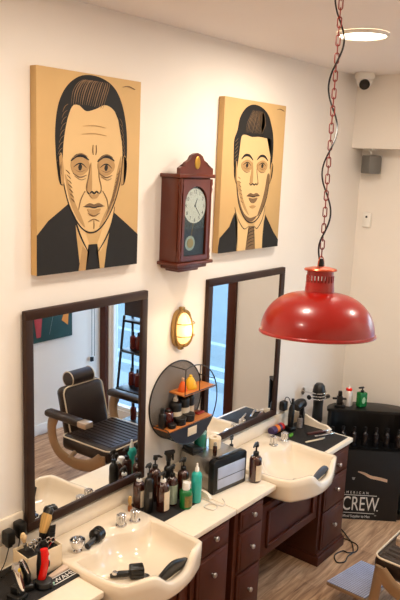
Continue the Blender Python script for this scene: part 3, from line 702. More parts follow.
bottle(2.865, 2.215, .030, .180, .228, TEAL, WHITE, 'tonic_bottle', 'teal spray bottle with white nozzle, right end of the cluster', spray='nozzle')
bottle(3.356, 2.165, .039, .163, .240, AMBER, BLACK, 'pump_bottle', 'large amber pump bottle with cream label right of the steriliser box', lab=LABEL, laba=(-1.6, -.1), rz=math.radians(200), z=ZC+.001) if False else None
# the big one stands on the worktop just left of the right sink
bottle(3.312, 2.12, .038, .163, .245, AMBER, BLACK, 'pump_bottle', 'large amber pump bottle alone between steriliser box and right sink', lab=LABEL, laba=(-2.6, -1.2), labh=(.08, .68), rz=math.radians(10), z=.8215)
bottle(3.322, 2.310, .027, .150, .232, mat('smoke_grey_bottle', (92, 88, 82), .2), BLACK, 'pump_bottle', 'small grey pump bottle behind the steriliser box', rz=math.radians(20), z=.8215)

# ------------------------------------------------------------ steriliser cabinet
su = thing('sterilizer_box', 'steel steriliser box with black front frame and pale glass door', 'sterilizer', (3.125, 2.17, .8215), math.radians(-6))
b = B(); b.box(-.128, .128, .03, .285, .008, .192, STEEL, .004); b.obj('steel_body', su)
b = B(); fp = [(-.142, 0), (-.142, .190), (-.130, .204), (.130, .204), (.142, .190), (.142, 0)]
b.prism(fp, 0, .045, BLACK, 'xz', None, .004); b.box(-.10, .10, .006, .030, .202, .210, BLACK, .003); b.obj('front_frame', su)
SGL = mat('frosted_steriliser_glass', (176, 188, 214), .22, var=.05)
b = B(); b.box(-.110, .122, -.007, .002, .028, .158, SGL, .003); b.box(-.110, .122, -.0085, -.006, .088, .091, BLACK); b.obj('glass_door', su)
b = B()
for sx in (-1, 1):
    for yy in (.05, .26): b.cyl(.010, -.001, .010, BLACK, (sx*.1, yy, 0), 12)
b.obj('feet', su)
ZB = .8215+.193
t = thing('paper_neck_roll', 'cream neck-paper roll standing on the steriliser box', 'paper roll', (3.175, 2.33, ZB))
b = B(); b.lathe([(.012, 0), (.037, 0), (.038, .003), (.038, .062), (.036, .066), (.012, .066), (.012, .0)], CREAM, (0, 0, 0), 28); b.obj('roll', t)
B().box(.022, .034, -.0335, -.0305, .015, .05, mat('blue_print', (60, 80, 150), .5)).obj('printed_mark', t) if False else None
t = thing('mini_bottle', 'tiny dark brown bottle with pale cap at the steriliser front edge', 'bottle', (3.085, 2.26, ZB))
B().lathe([(0, 0), (.012, 0), (.013, .003), (.013, .052), (.007, .060), (0, .060)], mat('dark_amber', (46, 18, 8), .15), (0, 0, 0), 16).obj('bottle_body', t)
B().cyl(.009, .059, .078, mat('grey_cap', (150, 145, 130), .4), (0, 0, 0), 14, bev=.002).obj('cap', t)
t = thing('disinfectant_jar', 'teal glass disinfectant jar standing behind the steriliser paper roll', 'jar', (3.12, 2.398, ZB))
B().lathe([(0, 0), (.036, 0), (.038, .004), (.038, .082), (.034, .090), (0, .090)], mat('teal_glass', (30, 120, 104), .1, coat=.5), (0, 0, 0), 26).obj('jar_body', t)
B().lathe([(0, .089), (.036, .089), (.037, .10), (.02, .106), (0, .107)], mat('clear_lid', (150, 200, 190), .2), (0, 0, 0), 26).obj('lid', t)
t = thing('folding_case', 'flat black plastic case on the back left of the steriliser', 'case', (3.045, 2.385, ZB), math.radians(-8))
b = B(); b.box(-.055, .032, -.05, .05, 0, .018, BLACK, .004); b.obj('base', t)
b = B(); b.prism([(-.05, .018), (.03, .018), (.03, .03), (-.04, .042), (-.05, .038)], -.045, .045, BLACK, 'xz', None, .002); b.obj('lid', t)

# ------------------------------------------------------------ round wall shelf
SX, SZ, SR, SD = 2.985, 1.325, .232, .125
rs = thing('round_wall_shelf', 'round black wire wall shelf with two orange wooden boards', 'shelf', (SX, D-.001, SZ))
b = B()
b.tube([(SR*math.cos(a), -.004, SR*math.sin(a)) for a in [2*PI*k/56 for k in range(56)]], .004, BLACK, 8, True)
b.tube([(SR*math.cos(a), -SD, SR*math.sin(a)) for a in [1.88-(1.88+PI-.46)*k/50 for k in range(51)]], .0035, BLACK, 8)
for a in (.5, PI+.46, PI+.9, -.9, 1.88): b.tube([(SR*math.cos(a), -.004, SR*math.sin(a)), (SR*math.cos(a), -SD, SR*math.sin(a))], .003, BLACK, 6)
b.tube([(-.07, -SD, SR*.953), (-.07, -SD, .068)], .003, BLACK, 6); b.tube([(.06, -SD, SR*.965), (.06, -SD, .068)], .003, BLACK, 6)
b.tube([(-.07, -SD, .068), (.22, -SD, .068)], .003, BLACK, 6)
b.obj('wire_frame', rs)
def meshmat():
    m = bpy.data.materials.new('fine_wire_mesh'); m.use_nodes = True; nt = m.node_tree; bs = nt.nodes['Principled BSDF']
    bs.inputs['Base Color'].default_value = (*lin((132, 124, 116)), 1); bs.inputs['Roughness'].default_value = .5
    tc = nt.nodes.new('ShaderNodeTexCoord'); ck_ = nt.nodes.new('ShaderNodeTexVoronoi'); ck_.inputs['Scale'].default_value = 260
    nt.links.new(tc.outputs['Object'], ck_.inputs['Vector']); cr = nt.nodes.new('ShaderNodeValToRGB'); cr.color_ramp.elements[0].position = .30; cr.color_ramp.elements[1].position = .34
    cr.color_ramp.elements[0].color = (.18, .18, .18, 1); cr.color_ramp.elements[1].color = (.72, .72, .72, 1)
    nt.links.new(ck_.outputs['Distance'], cr.inputs['Fac']); nt.links.new(cr.outputs['Color'], bs.inputs['Alpha'])
    return m
b = B(); b.cyl(SR-.003, 0, .0012, meshmat(), (0, -.003, 0), 56, 'y'); b.obj('mesh_back', rs)
def chord(z): return math.sqrt(max(0, (SR-.004)**2-z*z))
b = B(); b.box(-.07, chord(.066), -SD+.003, -.006, .058, .068, PINEW, .002); b.obj('upper_board', rs)
zl = -.112
b = B(); b.box(-chord(zl)+.002, chord(zl)-.002, -SD+.003, -.006, zl-.010, zl, PINEW, .002); b.obj('lower_board', rs)
aa = math.asin((zl-.010)/SR); seg = [(SR*math.cos(a), SR*math.sin(a)) for a in [PI-aa+(PI+2*aa)*k/24 for k in range(25)]]
b = B(); b.prism(seg, -SD-.002, -SD+.003, NAVY, 'xz'); fpn = b.obj('front_bin', rs)
B().box(-.035, .045, -SD-.005, -SD-.002, -.185, -.135, LABEL, .001).obj('paper_tag', fpn)
def onshelf(dx, dy): return (SX+dx, D-.001+dy)
x, y = onshelf(-.015, -.06)
t = thing('oil_bottle', 'orange translucent bottle on the upper board of the round shelf', 'bottle', (x, y, SZ+.069))
B().lathe([(0, 0), (.026, 0), (.028, .01), (.020, .035), (.012, .052), (.008, .060), (0, .060)], ORANGE, (0, 0, 0), 22).obj('bottle_body', t); B().cyl(.009, .059, .078, mat('pale_cap', (190, 150, 120), .4), (0, 0, 0), 14, bev=.002).obj('cap', t)
x, y = onshelf(.062, -.055)
t = thing('powder_bottle', 'yellow cone-shaped bottle on the upper board of the round shelf', 'bottle', (x, y, SZ+.069))
B().lathe([(0, 0), (.038, 0), (.039, .012), (.030, .038), (.016, .062), (.01, .066), (0, .066)], YELLOW, (0, 0, 0), 22).obj('bottle_body', t)
B().cyl(.009, .064, .078, YELLOW, (0, 0, 0), 12, bev=.002).obj('cap', t)
zs = SZ+zl+.001
def sb(dx, dy, *a, **k): x, y = onshelf(dx, dy); return bottle(x, y, *a, z=zs, **k)
sb(-.052, -.042, .036, .125, .165, BLACK, mat('pale_pump', (190, 180, 165), .3), 'hair_tonic_bottle', 'black bottle with wrapped white label, left of centre on the round shelf', lab=LABEL, labh=(.0+.03, .55), laba=(-3.1, 0), spray='nozzle')
sb(.024, -.040, .035, .135, .165, BLACK, BLACK, 'hair_tonic_bottle', 'black bottle with wrapped white label, centre of the round shelf', lab=LABEL, labh=(.03, .55), laba=(-3.1, 0), spray='nozzle')
sb(.090, -.032, .027, .130, .160, BLACK, BLACK, 'hair_tonic_bottle', 'slim black labelled bottle, right of centre on the round shelf', lab=LABEL, labh=(.03, .50), laba=(-3.1, 0), spray='nozzle')
sb(-.178, -.055, .021, .090, .115, BLACK, BLACK, 'beard_oil_bottle', 'small black bottle at the left end of the round shelf', spray='cap')
sb(-.124, -.050, .032, .085, .098, mat('dark_red_bottle', (70, 12, 8), .12, coat=.5), BLACK, 'aftershave_bottle', 'dark red rounded bottle left of the white-labelled bottles', spray='cap')
def tin(dx, dy, r, h, label):
    x, y = onshelf(dx, dy); t = thing('pomade_tin', label, 'tin', (x, y, zs))
    B().cyl(r, 0, h*.6, BLACK, (0, 0, 0), 24, bev=.002).obj('tin_body', t); B().cyl(r+.002, h*.6, h, BLACK, (0, 0, 0), 24, bev=.003).obj('lid', t)
tin(-.140, -.095, .024, .026, 'flat black pomade tin, leftmost at the front of the round shelf')
tin(-.060, -.086, .036, .042, 'wide black pomade tin, middle of the front row on the round shelf')
tin(.022, -.083, .036, .042, 'wide black pomade tin, rightmost of the front row on the round shelf')
t = thing('comb_case', 'small red case at the right end of the lower round-shelf board', 'case', (SX+.155, D-.062, zs)); B().box(-.03, .03, -.015, .015, 0, .012, mat('dull_red', (150, 40, 24), .4), .004).obj('case_body', t)

# ------------------------------------------------------------ left clipper station
Mt = thing('clipper_mat', 'black rubber clipper mat with white outlined lettering on the left worktop', 'mat', (1.76, 2.29, ZC+.0005))
b = B(); b.box(-.42, .208, -.135, .155, 0, .006, MATB, .002); b.obj('mat_body', Mt)
b = B(); R_ = Rz(math.radians(1))
ML = T(.056, -.108, .0062)
rr = [(.132+.018*math.cos(a), .018+.022*math.sin(a)) for a in [-PI/2+PI*k/8 for k in range(9)]]+[(.012+.018*math.cos(a), .018+.022*math.sin(a)) for a in [PI/2+PI*k/8 for k in range(9)]]
b.tube([(p[0], p[1], .0006) for p in rr], .0022, WHITE, 6, True, M=ML)
text_into(b, 'WAHL', .036, WHITE, ML @ T(.022, .005, 0), .0008, 1.12)
b.obj('lettering', Mt)
ZM = ZC+.0075
# organiser box
ob = thing('tool_organiser', 'cream open-topped tool box holding combs and scissors on the clipper mat', 'organiser', (1.862, 2.335, ZM), math.radians(-4))
b = B(); HB = .112
for q in ((-.100, .085, -.062, -.058), (-.100, .085, .052, .056)): b.box(q[0], q[1], q[2], q[3], 0, HB, CREAM, .001)
for q in ((-.100, -.096), (.081, .085)): b.box(q[0], q[1], -.062, .056, 0, HB, CREAM, .001)
b.box(-.100, .085, -.062, .056, 0, .004, CREAM); b.obj('box', ob)
B().box(-.095, .080, -.057, .051, .0045, .098, BLACK, .002).obj('black_insert', ob)
# things in the organiser
def at_box(dx, dy): v = Rz(math.radians(-3)) @ Vector((dx, dy, 0)); return (1.862+v.x, 2.335+v.y)
zt = ZM+.0995
x, y = at_box(.02, .02)
t = thing('neck_duster', 'wide tan bristle neck brush leaning in the tool box', 'brush', (x, y, zt), math.radians(20))
t.rotation_euler = (math.radians(-6), math.radians(24), 0); t.scale = (1.35, 1.35, 1.2)
B().tube([(0, 0, 0), (0, 0, .03), (0, 0, .05)], [.009, .010, .013], BLACK, 12).obj('handle', t)
b = B(); b.tube([(0, 0, .046), (0, 0, .07), (0, 0, .105), (0, 0, .120)], [.014, .020, .024, .018], BRISTLE, 14, flat=.013); b.obj('bristles', t)
B().tube([(0, 0, .118), (.002, 0, .130), (.004, 0, .140)], [.020, .022, .014], BLACK, 12, flat=.012).obj('black_tip', t)
x, y = at_box(-.05, .03)
t = thing('shaving_brush', 'small cream bristle brush on the left of the tool box', 'brush', (x, y, zt)); t.rotation_euler = (0, math.radians(-10), 0)
B().tube([(0, 0, 0), (0, 0, .03), (0, 0, .042)], [.006, .010, .007], CHROME, 12).obj('handle', t); B().lathe([(.007, .040), (.015, .062), (.014, .075), (.008, .088), (0, .090)], mat('cream_bristle', (224, 190, 140), .8, var=.15, scale=100), (0, 0, 0), 14).obj('bristles', t)
for i, (dx, dy, h, tl) in enumerate(((.066, -.005, .075, .10), (.045, -.015, .05, .30), (.055, .025, .090, .15), (.010, -.025, .035, -.1))):
    x, y = at_box(dx, dy); t = thing('clipper_comb', ['black comb at the right front corner of the tool box', 'short black comb in the middle of the tool box front', 'tallest black comb at the back right of the tool box', 'low black comb behind the red clipper'][i], 'comb', (x, y, zt), math.radians(-30), 'black combs in the tool box'); t.rotation_euler = (0, tl, math.radians(-15))
    b = B(); b.box(-.014, .014, -.003, .003, 0, h, BLACK, .002)
    for k in range(6): b.box(-.013+.0047*k, -.0108+.0047*k, -.003, .003, h-.001, h+.014, BLACK)
    b.obj('comb_body', t)
for i, (dx, dy) in enumerate(((-.005, -.005), (.028, -.03), (-.035, -.015))):
    x, y = at_box(dx, dy); t = thing('scissors', ['chrome scissors with ring handles, middle pair in the tool box', 'chrome scissors, right pair in the tool box', 'chrome scissors, left pair in the tool box'][i], 'scissors', (x, y, zt), 0, 'scissors in the tool box'); t.rotation_euler = (0, (-.2, .3, -.1)[i], math.radians(-20))
    b = B()
    for sx in (-1, 1):
        b.tube([(sx*.012+.010*math.cos(a), 0, .042+.012*math.sin(a)) for a in [2*PI*k/14 for k in range(14)]], .0028, CHROME, 6, True)
        b.tube([(sx*.010, 0, .030), (-sx*.001, 0, .0)], .003, CHROME, 6)
    b.obj('scissor_body', t)
# red clipper on its charging stand
rc = thing('red_clipper', 'bright red hair clipper standing upright in a black charging base', 'hair clipper', (1.790, 2.210, ZM), math.radians(30))
b = B(); b.lathe([(0, 0), (.038, 0), (.042, .008), (.036, .026), (.022, .034), (0, .036)], BLACK, (0, 0, 0), 26); b.box(-.02, .02, -.046, -.022, 0, .022, BLACK, .006); b.obj('charging_base', rc)
b = B(); b.tube([(0, .012, .028), (0, .004, .06), (0, -.006, .11), (0, -.006, .15), (0, 0, .178)], [.015, .019, .020, .022, .012], REDP, 18, flat=.017); b.obj('red_body', rc)
b = B(); b.tube([(0, .018, .030), (0, .016, .10), (0, .014, .165)], [.015, .019, .015], BLACK, 14, flat=.010); b.obj('black_back', rc)
b = B(); b.tube([(.004, -.0215, .095), (.004, -.0225, .108), (.004, -.0225, .12)], [.004, .006, .004], BLACK, 10, flat=.004); b.obj('switch', rc)
b = B(); b.tube([(.0, -.0225, .132), (.0, -.024, .142), (.0, -.023, .150)], [.004, .007, .003], WHITE, 10, flat=.004); b.obj('badge', rc)
b = B(); b.cyl(.007, 0, .004, mat('green_lamp', (150, 200, 180), .3), (0, -.043, .016), 12, 'y'); b.obj('indicator', rc)
# silver clipper
sc = thing('silver_clipper', 'silver hair clipper with yellow badge in a black stand, at the left frame edge', 'hair clipper', (1.655, 2.222, ZM), math.radians(10))
b = B(); b.box(-.030, .034, -.034, .034, 0, .022, BLACK, .006); b.box(-.012, .024, -.012, .028, .02, .055, BLACK, .004); b.obj('stand', sc)
b = B(); b.tube([(.014, -.014, .030), (.008, -.010, .06), (0, -.004, .10), (-.006, 0, .140), (-.004, 0, .165)], [.012, .017, .020, .021, .013], CHROME, 18, flat=.017); b.obj('chrome_body', sc)
b = B(); b.tube([(.012, -.027, .05), (.006, -.026, .085), (.0, -.020, .12)], [.004, .006, .004], mat('maroon_inlay', (96, 22, 22), .3), 10, flat=.003); b.obj('inlay', sc)
b = B(); b.ell((-.005, -.019, .142), .008, .004, .009, mat('yellow_badge', (236, 196, 40), .4)); b.obj('badge', sc)
# dark clipper behind
dk = thing('black_clipper', 'black hair clipper with silver blade behind the silver one', 'hair clipper', (1.724, 2.250, ZM), math.radians(-20))
b = B(); b.box(-.03, .03, -.03, .03, 0, .03, BLACK, .008); b.obj('stand', dk)
b = B(); b.tube([(.006, 0, .02), (.004, 0, .07), (-.010, 0, .115), (-.022, 0, .135)], [.016, .020, .020, .014], BLACK, 16, flat=.016); b.obj('body', dk)
b = B(); b.tube([(.002, -.016, .085), (-.010, -.016, .115), (-.022, -.010, .148)], [.008, .013, .011], CHROME, 12, flat=.007); b.obj('blade_cover', dk)
# white comb on the mat
t = thing('trimmer_comb', 'long white trimming tool lying above the white lettering on the mat', 'comb', (1.925, 2.243, ZM), math.radians(8))
b = B(); b.prism([(-.085, -.010), (.02, -.018), (.05, -.020), (.075, -.008), (.078, .010), (.05, .018), (-.085, .012)], 0, .010, mat('off_white_tool', (214, 190, 170), .4), 'xy', None, .002); b.obj('tool_body', t)
# wall plugs with cables
def plug(x, z, label, cab, name='plug_adapter'):
    t = thing(name, label, 'plug', (x, D-.017, z))
    b = B(); b.box(-.022, .022, -.050, 0, -.035, .035, BLACK, .008); b.box(-.012, .012, -.040, -.010, -.048, -.034, BLACK, .004); b.obj('adapter_body', t)
    b = B(); b.tube(spline([(0, -.025, -.046)]+cab, 6), .0028, BLACK, 6); b.obj('cable', t); return t
plug(1.780, .972, 'black plug adapter on the wall board, left of the pair', [(-.01, -.03, -.07), (-.05, -.05, -.115), (-.10, -.06, -.135), (-.16, -.06, -.134)])
plug(1.842, .992, 'black plug adapter on the wall board, right of the pair, beside the mirror', [(-.01, -.03, -.08), (-.04, -.05, -.13), (-.09, -.07, -.155), (-.15, -.09, -.153)])
sk = tag(B().box(1.775, 1.895, D-.0165-.006, D-.0165, .945, 1.03, WHITE, .003).obj('socket_plate'), 'white double socket plate behind the two black plugs', 'socket plate') if False else None
t = thing('note_card', 'small white folded card standing by the left mirror, behind the brush', 'card', (1.99, 2.430, .927)) if False else None

# ------------------------------------------------------------ right clipper station
rm = tag(B().box(3.97, 4.335, 2.02, 2.44, ZC+.0005, ZC+.006, MATB, .002).obj('rubber_mat'), 'black rubber mat on the worktop right of the right sink', 'mat')
ZM2 = ZC+.0075
t = thing('spray_can', 'orange, purple and red spray can lying against the backsplash', 'can', (4.065, 2.430, ZM2+.029), math.radians(0))
b = B(); b.cyl(.028, -.095, .02, mat('purple_can', (70, 52, 96), .3), (0, 0, 0), 22, axis='x', bev=.002); b.cyl(.0285, -.045, -.010, mat('orange_band', (224, 120, 36), .35), (0, 0, 0), 22, axis='x'); b.obj('can_body', t)
B().cyl(.027, .02, .055, mat('can_cap_red', (196, 40, 30), .3), (0, 0, 0), 22, axis='x', bev=.006).obj('cap', t)
t = thing('hair_clipper', 'tall black clipper standing on the right mat beside the lying can', 'hair clipper', (4.155, 2.385, ZM2), math.radians(-10))
b = B(); b.box(-.032, .032, -.032, .032, 0, .03, BLACK, .006); b.obj('stand', t)
b = B(); b.tube([(0, 0, .025), (0, 0, .10), (.004, 0, .16), (.010, 0, .19)], [.020, .024, .022, .010], BLACK, 16, flat=.020); b.obj('body', t)
b = B(); b.box(.002, .018, -.008, .008, .185, .235, BLACK, .003); b.obj('blade_head', t)
t = thing('hair_dryer', 'black hair dryer arched over on the right mat', 'hair dryer', (4.272, 2.390, ZM2), math.radians(0))
b = B(); b.tube(spline([(-.045, 0, .150), (-.01, 0, .165), (.035, 0, .165), (.062, 0, .150)], 4), [.034]*3+[.036]*4+[.034]*3+[.028]*3, BLACK, 18); b.obj('barrel', t)
b = B(); b.tube(spline([(.035, 0, .145), (.045, 0, .09), (.048, -.006, .003)], 4), .019, BLACK, 14); b.obj('handle', t)
b = B(); b.tube([(.045, -.018, .11), (.046, -.020, .09), (.048, -.022, .06)], [.004, .007, .004], STEEL, 8); b.obj('switch', t)
t = thing('styling_brush', 'grey round brush standing under the black hair dryer', 'brush', (4.245, 2.36, ZM2))
B().cyl(.020, 0, .075, mat('grey_bristle', (120, 112, 108), .7, var=.4, scale=120), (0, 0, 0), 18, bev=.004).obj('bristles', t); B().cyl(.010, .075, .095, BLACK, (0, 0, 0), 12, bev=.002).obj('tip', t)
t = thing('green_clip', 'small green sectioning clip on the right mat near the taps', 'hair clip', (4.07, 2.325, ZM2), math.radians(15))
b = B(); b.prism([(-.04, -.006), (0, -.016), (.04, -.004), (.04, .004), (0, .016), (-.04, .006)], 0, .008, mat('leaf_green', (76, 140, 40), .5), 'xy', None, .002); b.obj('clip_body', t)
def bar(name, x, y, L, w, rz, m, label, cat, m2=None):
    t = thing(name, label, cat, (x, y, ZM2), rz)
    b = B(); b.box(-L/2, L/2, -w/2, w/2, 0, .010, m, .003); b.obj('body', t)
    if m2: b = B(); b.box(L*.25, L/2+.015, -w*.35, w*.35, .002, .013, m2, .002); b.obj('blade', t)
    return t
bar('straight_razor', 4.10, 2.155, .16, .012, math.radians(-20), mat('pale_razor', (222, 206, 176), .4), 'pale folding razor lying alone on the right mat', 'razor', STEEL)
bar('trimmer', 4.245, 2.215, .17, .028, math.radians(-22), mat('maroon_trimmer', (70, 26, 22), .3), 'maroon and silver trimmer lying at the back of the right mat', 'trimmer', CHROME)
bar('thinning_shears', 4.235, 2.155, .16, .016, math.radians(-25), CHROME, 'chrome shears lying beside the maroon trimmer', 'shears', STEEL)
bar('silver_trimmer', 4.315, 2.16, .07, .030, math.radians(15), CHROME, 'short silver trimmer head at the right mat edge', 'trimmer', WHITE)
t = thing('plug_adapter', 'black plug adapter on the wall right of the right mirror', 'plug', (4.178, D-.001, .985))
b = B(); b.box(-.028, .028, -.045, 0, -.035, .035, BLACK, .010); b.obj('adapter_body', t)
b = B(); b.tube(spline([(0, -.03, .03), (.01, -.03, .06), (.04, -.04, .05), (.06, -.06, -.02), (.065, -.08, -.06)], 6), .003, BLACK, 6); b.obj('cable', t)
# hair dryer in spiral holder on the wall right of the worktop
t = thing('dryer_holder', 'steel spiral wall holder gripping an upright black hair dryer', 'holder', (4.48, D-.001, 1.02))
b = B(); b.tube([(.052*math.cos(a), -.14+.052*math.sin(a), -.035+.07*a/(6*PI)) for a in [6*PI*k/50 for k in range(51)]], .0035, CHROME, 6)
b.tube([(-.052, -.14, .0), (-.10, -.14, .005), (-.13, -.13, .01)], .003, CHROME, 6); b.tube([(0, -.09, .0), (0, -.02, .0), (0, 0, 0)], .006, CHROME, 8); b.obj('spiral', t)
b = B(); b.cyl(.018, 0, .008, BLACK, (-.133, -.13, .012), 16, axis='x', bev=.002); b.obj('end_disc', t)
b = B(); b.cyl(.028, 0, .006, CHROME, (0, -.001, 0), 18, axis='y'); b.obj('wall_plate', t)
t = thing('hair_dryer', 'upright black hair dryer standing in the spiral wall holder', 'hair dryer', (4.48, D-.141, .81))
b = B(); b.lathe([(0, 0), (.034, 0), (.040, .02), (.036, .12), (.038, .17), (.047, .21), (.047, .25), (.040, .285), (.025, .302), (0, .305)], BLACK, (0, 0, 0), 24); b.obj('barrel', t)
b = B(); b.tube([(.03, 0, .17), (.10, 0, .172), (.155, 0, .165)], [.016, .018, .016], BLACK, 12); b.obj('handle', t)

# ------------------------------------------------------------ display desk, poster
dvec = Vector((.5907, -.8069)); ang = math.atan2(dvec.y, dvec.x); P0 = Vector((4.60, 2.33))
dk = thing('display_desk', 'black D-shaped display desk with open shelves facing the room', 'desk', (P0.x, P0.y, 0), ang)
LD = .66
arc = [(LD/2-LD/2*math.cos(a), .20*math.sin(a)**.75) for a in [PI*k/20 for k in range(21)]]
b = B(); b.prism(arc, .868, .888, BWOOD, 'xy', None, .003); b.obj('desk_top', dk)
b = B(); b.prism([(x*.98+.006, y*.96+.004) for x, y in arc], 0, .05, BWOOD, 'xy'); b.obj('plinth', dk)
b = B()
for k in range(20):
    (x0, y0), (x1, y1) = arc[k], arc[k+1]
    if k in (0, 19): pass
    c_ = (LD/2, 0); s = .97; q = [(x0*s+LD/2*(1-s), y0*s), (x1*s+LD/2*(1-s), y1*s), (x1*.94+LD/2*.06, y1*.9), (x0*.94+LD/2*.06, y0*.9)]
    b.prism(q, .05, .868, BWOOD, 'xy')
b.obj('curved_shell', dk)
for z in (.31, .585):
    b = B(); b.prism([(x*.93+LD*.035, y*.88+.004) for x, y in arc], z-.018, z, BWOOD, 'xy'); b.obj('shelf_board', dk)
for x in (.014, LD-.034):
    B().box(x, x+.02, .0, .05, .05, .868, BWOOD, .001).obj('side_panel', dk)
# bottles on the desk's upper shelf
RD = Matrix.Translation((P0.x, P0.y, 0)) @ Rz(ang)
DKB = mat('dark_product_bottle', (26, 22, 24), .14, var=.3, coat=.4)
CAPG = mat('dull_chrome_cap', (44, 43, 45), .3, .5)
first = None
places = ['first from the left', 'second from the left', 'third from the left', 'fourth from the left', 'fifth from the left', 'sixth from the left', 'rightmost']
for k in range(7):
    p = RD @ Vector((.06+.085*k, .055 if k not in (0, 6) else .035, .586))
    if first is None:
        t = thing('product_bottle', '', 'bottle', p, 0, 'dark bottles inside the black display desk')
        B().lathe([(0, 0), (.024, 0), (.026, .004), (.026, .10), (.012, .115), (0, .115)], DKB, (0, 0, 0), 18).obj('bottle_body', t)
        B().cyl(.012, .114, .150, CAPG, (0, 0, 0), 14, bev=.002).obj('cap', t); first = t
    else: t = copy_tree(first); t.location = p
    t['label'] = 'dark bottle on the shelf inside the black desk, ' + places[k]
po = thing('poster_board', 'black advertising board with white CREW lettering leaning on the display desk', 'poster', (P0.x, P0.y, 0), ang)
b = B(); b.box(.02, .602, -.022, -.012, .001, .575, mat('black_poster_board', (5, 5, 6), .5, var=.1), .001); b.obj('board', po)
F = lambda x, z: T(x, -.0223, z) @ Matrix.Rotation(PI/2, 4, 'X')
TW = mat('white_print', (226, 222, 214), .5)
b = B()
text_into(b, 'AMERICAN', .030, TW, F(.168, .216), .0006, .80, spacing=1.95)
text_into(b, 'CREW', .166, TW, F(.168, .078), .0006, .60)
text_into(b, '.', .10, TW, F(.436, .078), .0006, .8)
text_into(b, 'Official Supplier to Men', .030, TW, F(.168, .018), .0006, .78)
text_into(b, 'TM', .012, TW, F(.425, .036), .0006, 1)
b.box(.168, .432, -.0235, -.0218, .203, .207, TW); b.box(.168, .424, -.0235, -.0218, .054, .058, TW)
b.obj('lettering', po)
b = B(); P_ = spline([(.27, .400, 0), (.32, .385, 0), (.37, .36, 0), (.43, .350, 0), (.50, .335, 0)], 5)
b.tube([(p.x, -.0225, p.y) for p in P_], [.004+.008*min(1, i/6) for i in range(len(P_))], mat('printed_tan', (196, 160, 130), .5), 10, flat=.0012) if False else None
i_ = [(p.x, p.y+.004+.010*min(1, k/7)) for k, p in enumerate(P_)]+[(p.x, p.y-.003-.008*min(1, k/7)) for k, p in list(enumerate(P_))[::-1]]
b.prism(i_, -.0232, -.0218, mat('printed_tan', (206, 172, 142), .5, var=.15), 'xz'); b.prism([(.228, .35), (.254, .352), (.248, .332), (.236, .330)], -.0232, -.0218, mat('printed_grey', (150, 150, 145), .5), 'xz')
b.obj('printed_razor_picture', po)
# on top of the desk
ZT = .889
def ond(s, n): p = RD @ Vector((s, n, 0)); return p.x, p.y
x, y = 4.80, 2.255
t = thing('clipper_stand', 'small black clipper stand on the left of the black desk', 'stand', (4.705, 2.285, ZT), ang)
b = B(); b.box(-.04, .04, -.03, .03, 0, .02, BLACK, .005); b.box(-.022, .022, -.018, .018, .02, .085, BLACK, .006); b.obj('stand_body', t)
b = B(); b.box(-.014, .014, -.014, .014, .085, .125, BLACK, .004); b.box(-.055, .05, -.010, .010, .058, .072, BLACK, .003); b.obj('clipper_head', t)
t = thing('spray_tin', 'white spray can with red cap on the black desk', 'can', (4.79, 2.255, ZT))
B().lathe([(0, 0), (.033, 0), (.034, .004), (.034, .105), (.024, .118), (0, .118)], mat('pearl_can', (214, 206, 198), .3, .2), (0, 0, 0), 24).obj('can_body', t)
B().cyl(.024, .117, .135, REDP, (0, 0, 0), 18, bev=.003).obj('red_cap', t); B().lathe([(0, .134), (.008, .134), (.004, .168), (0, .170)], WHITE, (0, 0, 0), 12).obj('nozzle', t)
t = thing('gel_bottle', 'green square pump bottle beside the white spray can on the desk', 'bottle', (4.835, 2.165, ZT), ang+.5)
B().box(-.035, .035, -.026, .026, 0, .115, GREEN, .008, seg=3).obj('bottle_body', t)
b = B(); b.cyl(.013, .114, .130, BLACK, (0, 0, 0), 16, bev=.002); b.cyl(.005, .13, .148, BLACK, (0, 0, 0), 10); b.box(-.035, .012, -.008, .008, .146, .158, BLACK, .003); b.obj('pump', t)
b = B(); b.ell((.0, -.0262, .055), .016, .0012, .026, mat('pale_green_label', (160, 200, 160), .5)); b.obj('label', t)
# steel hose looping from the dryer holder
t = tag(B().tube(spline([(4.76, 2.24, .958), (4.80, 2.19, .965), (4.80, 2.13, .95), (4.79, 2.12, .90)], 6), .0035, mat('grey_cable', (190, 186, 180), .4), 8).obj('grey_cable'), 'pale cable curling in front of the white spray can on the desk', 'cable') if False else None

# ------------------------------------------------------------ floor cable
P_ = spline([(4.54, 2.30, .45), (4.55, 2.26, .2), (4.56, 2.20, .012), (4.53, 2.10, .006), (4.45, 2.00, .006), (4.40, 1.945, .006), (4.30, 1.885, .006), (4.22, 1.885, .006), (4.14, 1.87, .006), (4.10, 1.91, .006), (4.17, 1.962, .006), (4.26, 1.945, .006), (4.255, 1.90, .012), (4.32, 1.87, .006), (4.40, 1.90, .006), (4.42, 1.97, .006), (4.415, 2.05, .006)], 7)
tag(B().tube(P_, .0045, BLACK, 7).obj('power_cable'), 'black power cable looping on the wooden floor beside the last cabinet', 'cable')
P_ = spline([(2.90, 2.26, .8235), (2.915, 2.16, .8235), (2.90, 2.09, .8235), (2.85, 2.08, .8235), (2.845, 2.14, .8235), (2.90, 2.13, .827), (2.92, 2.07, .8235), (2.96, 2.08, .8235), (2.99, 2.12, .8235)], 6)
tag(B().tube(P_, .0028, mat('white_cable', (220, 212, 200), .4), 6).obj('white_cable'), 'thin pale cable coiled on the worktop seam by the teal bottle', 'cable')

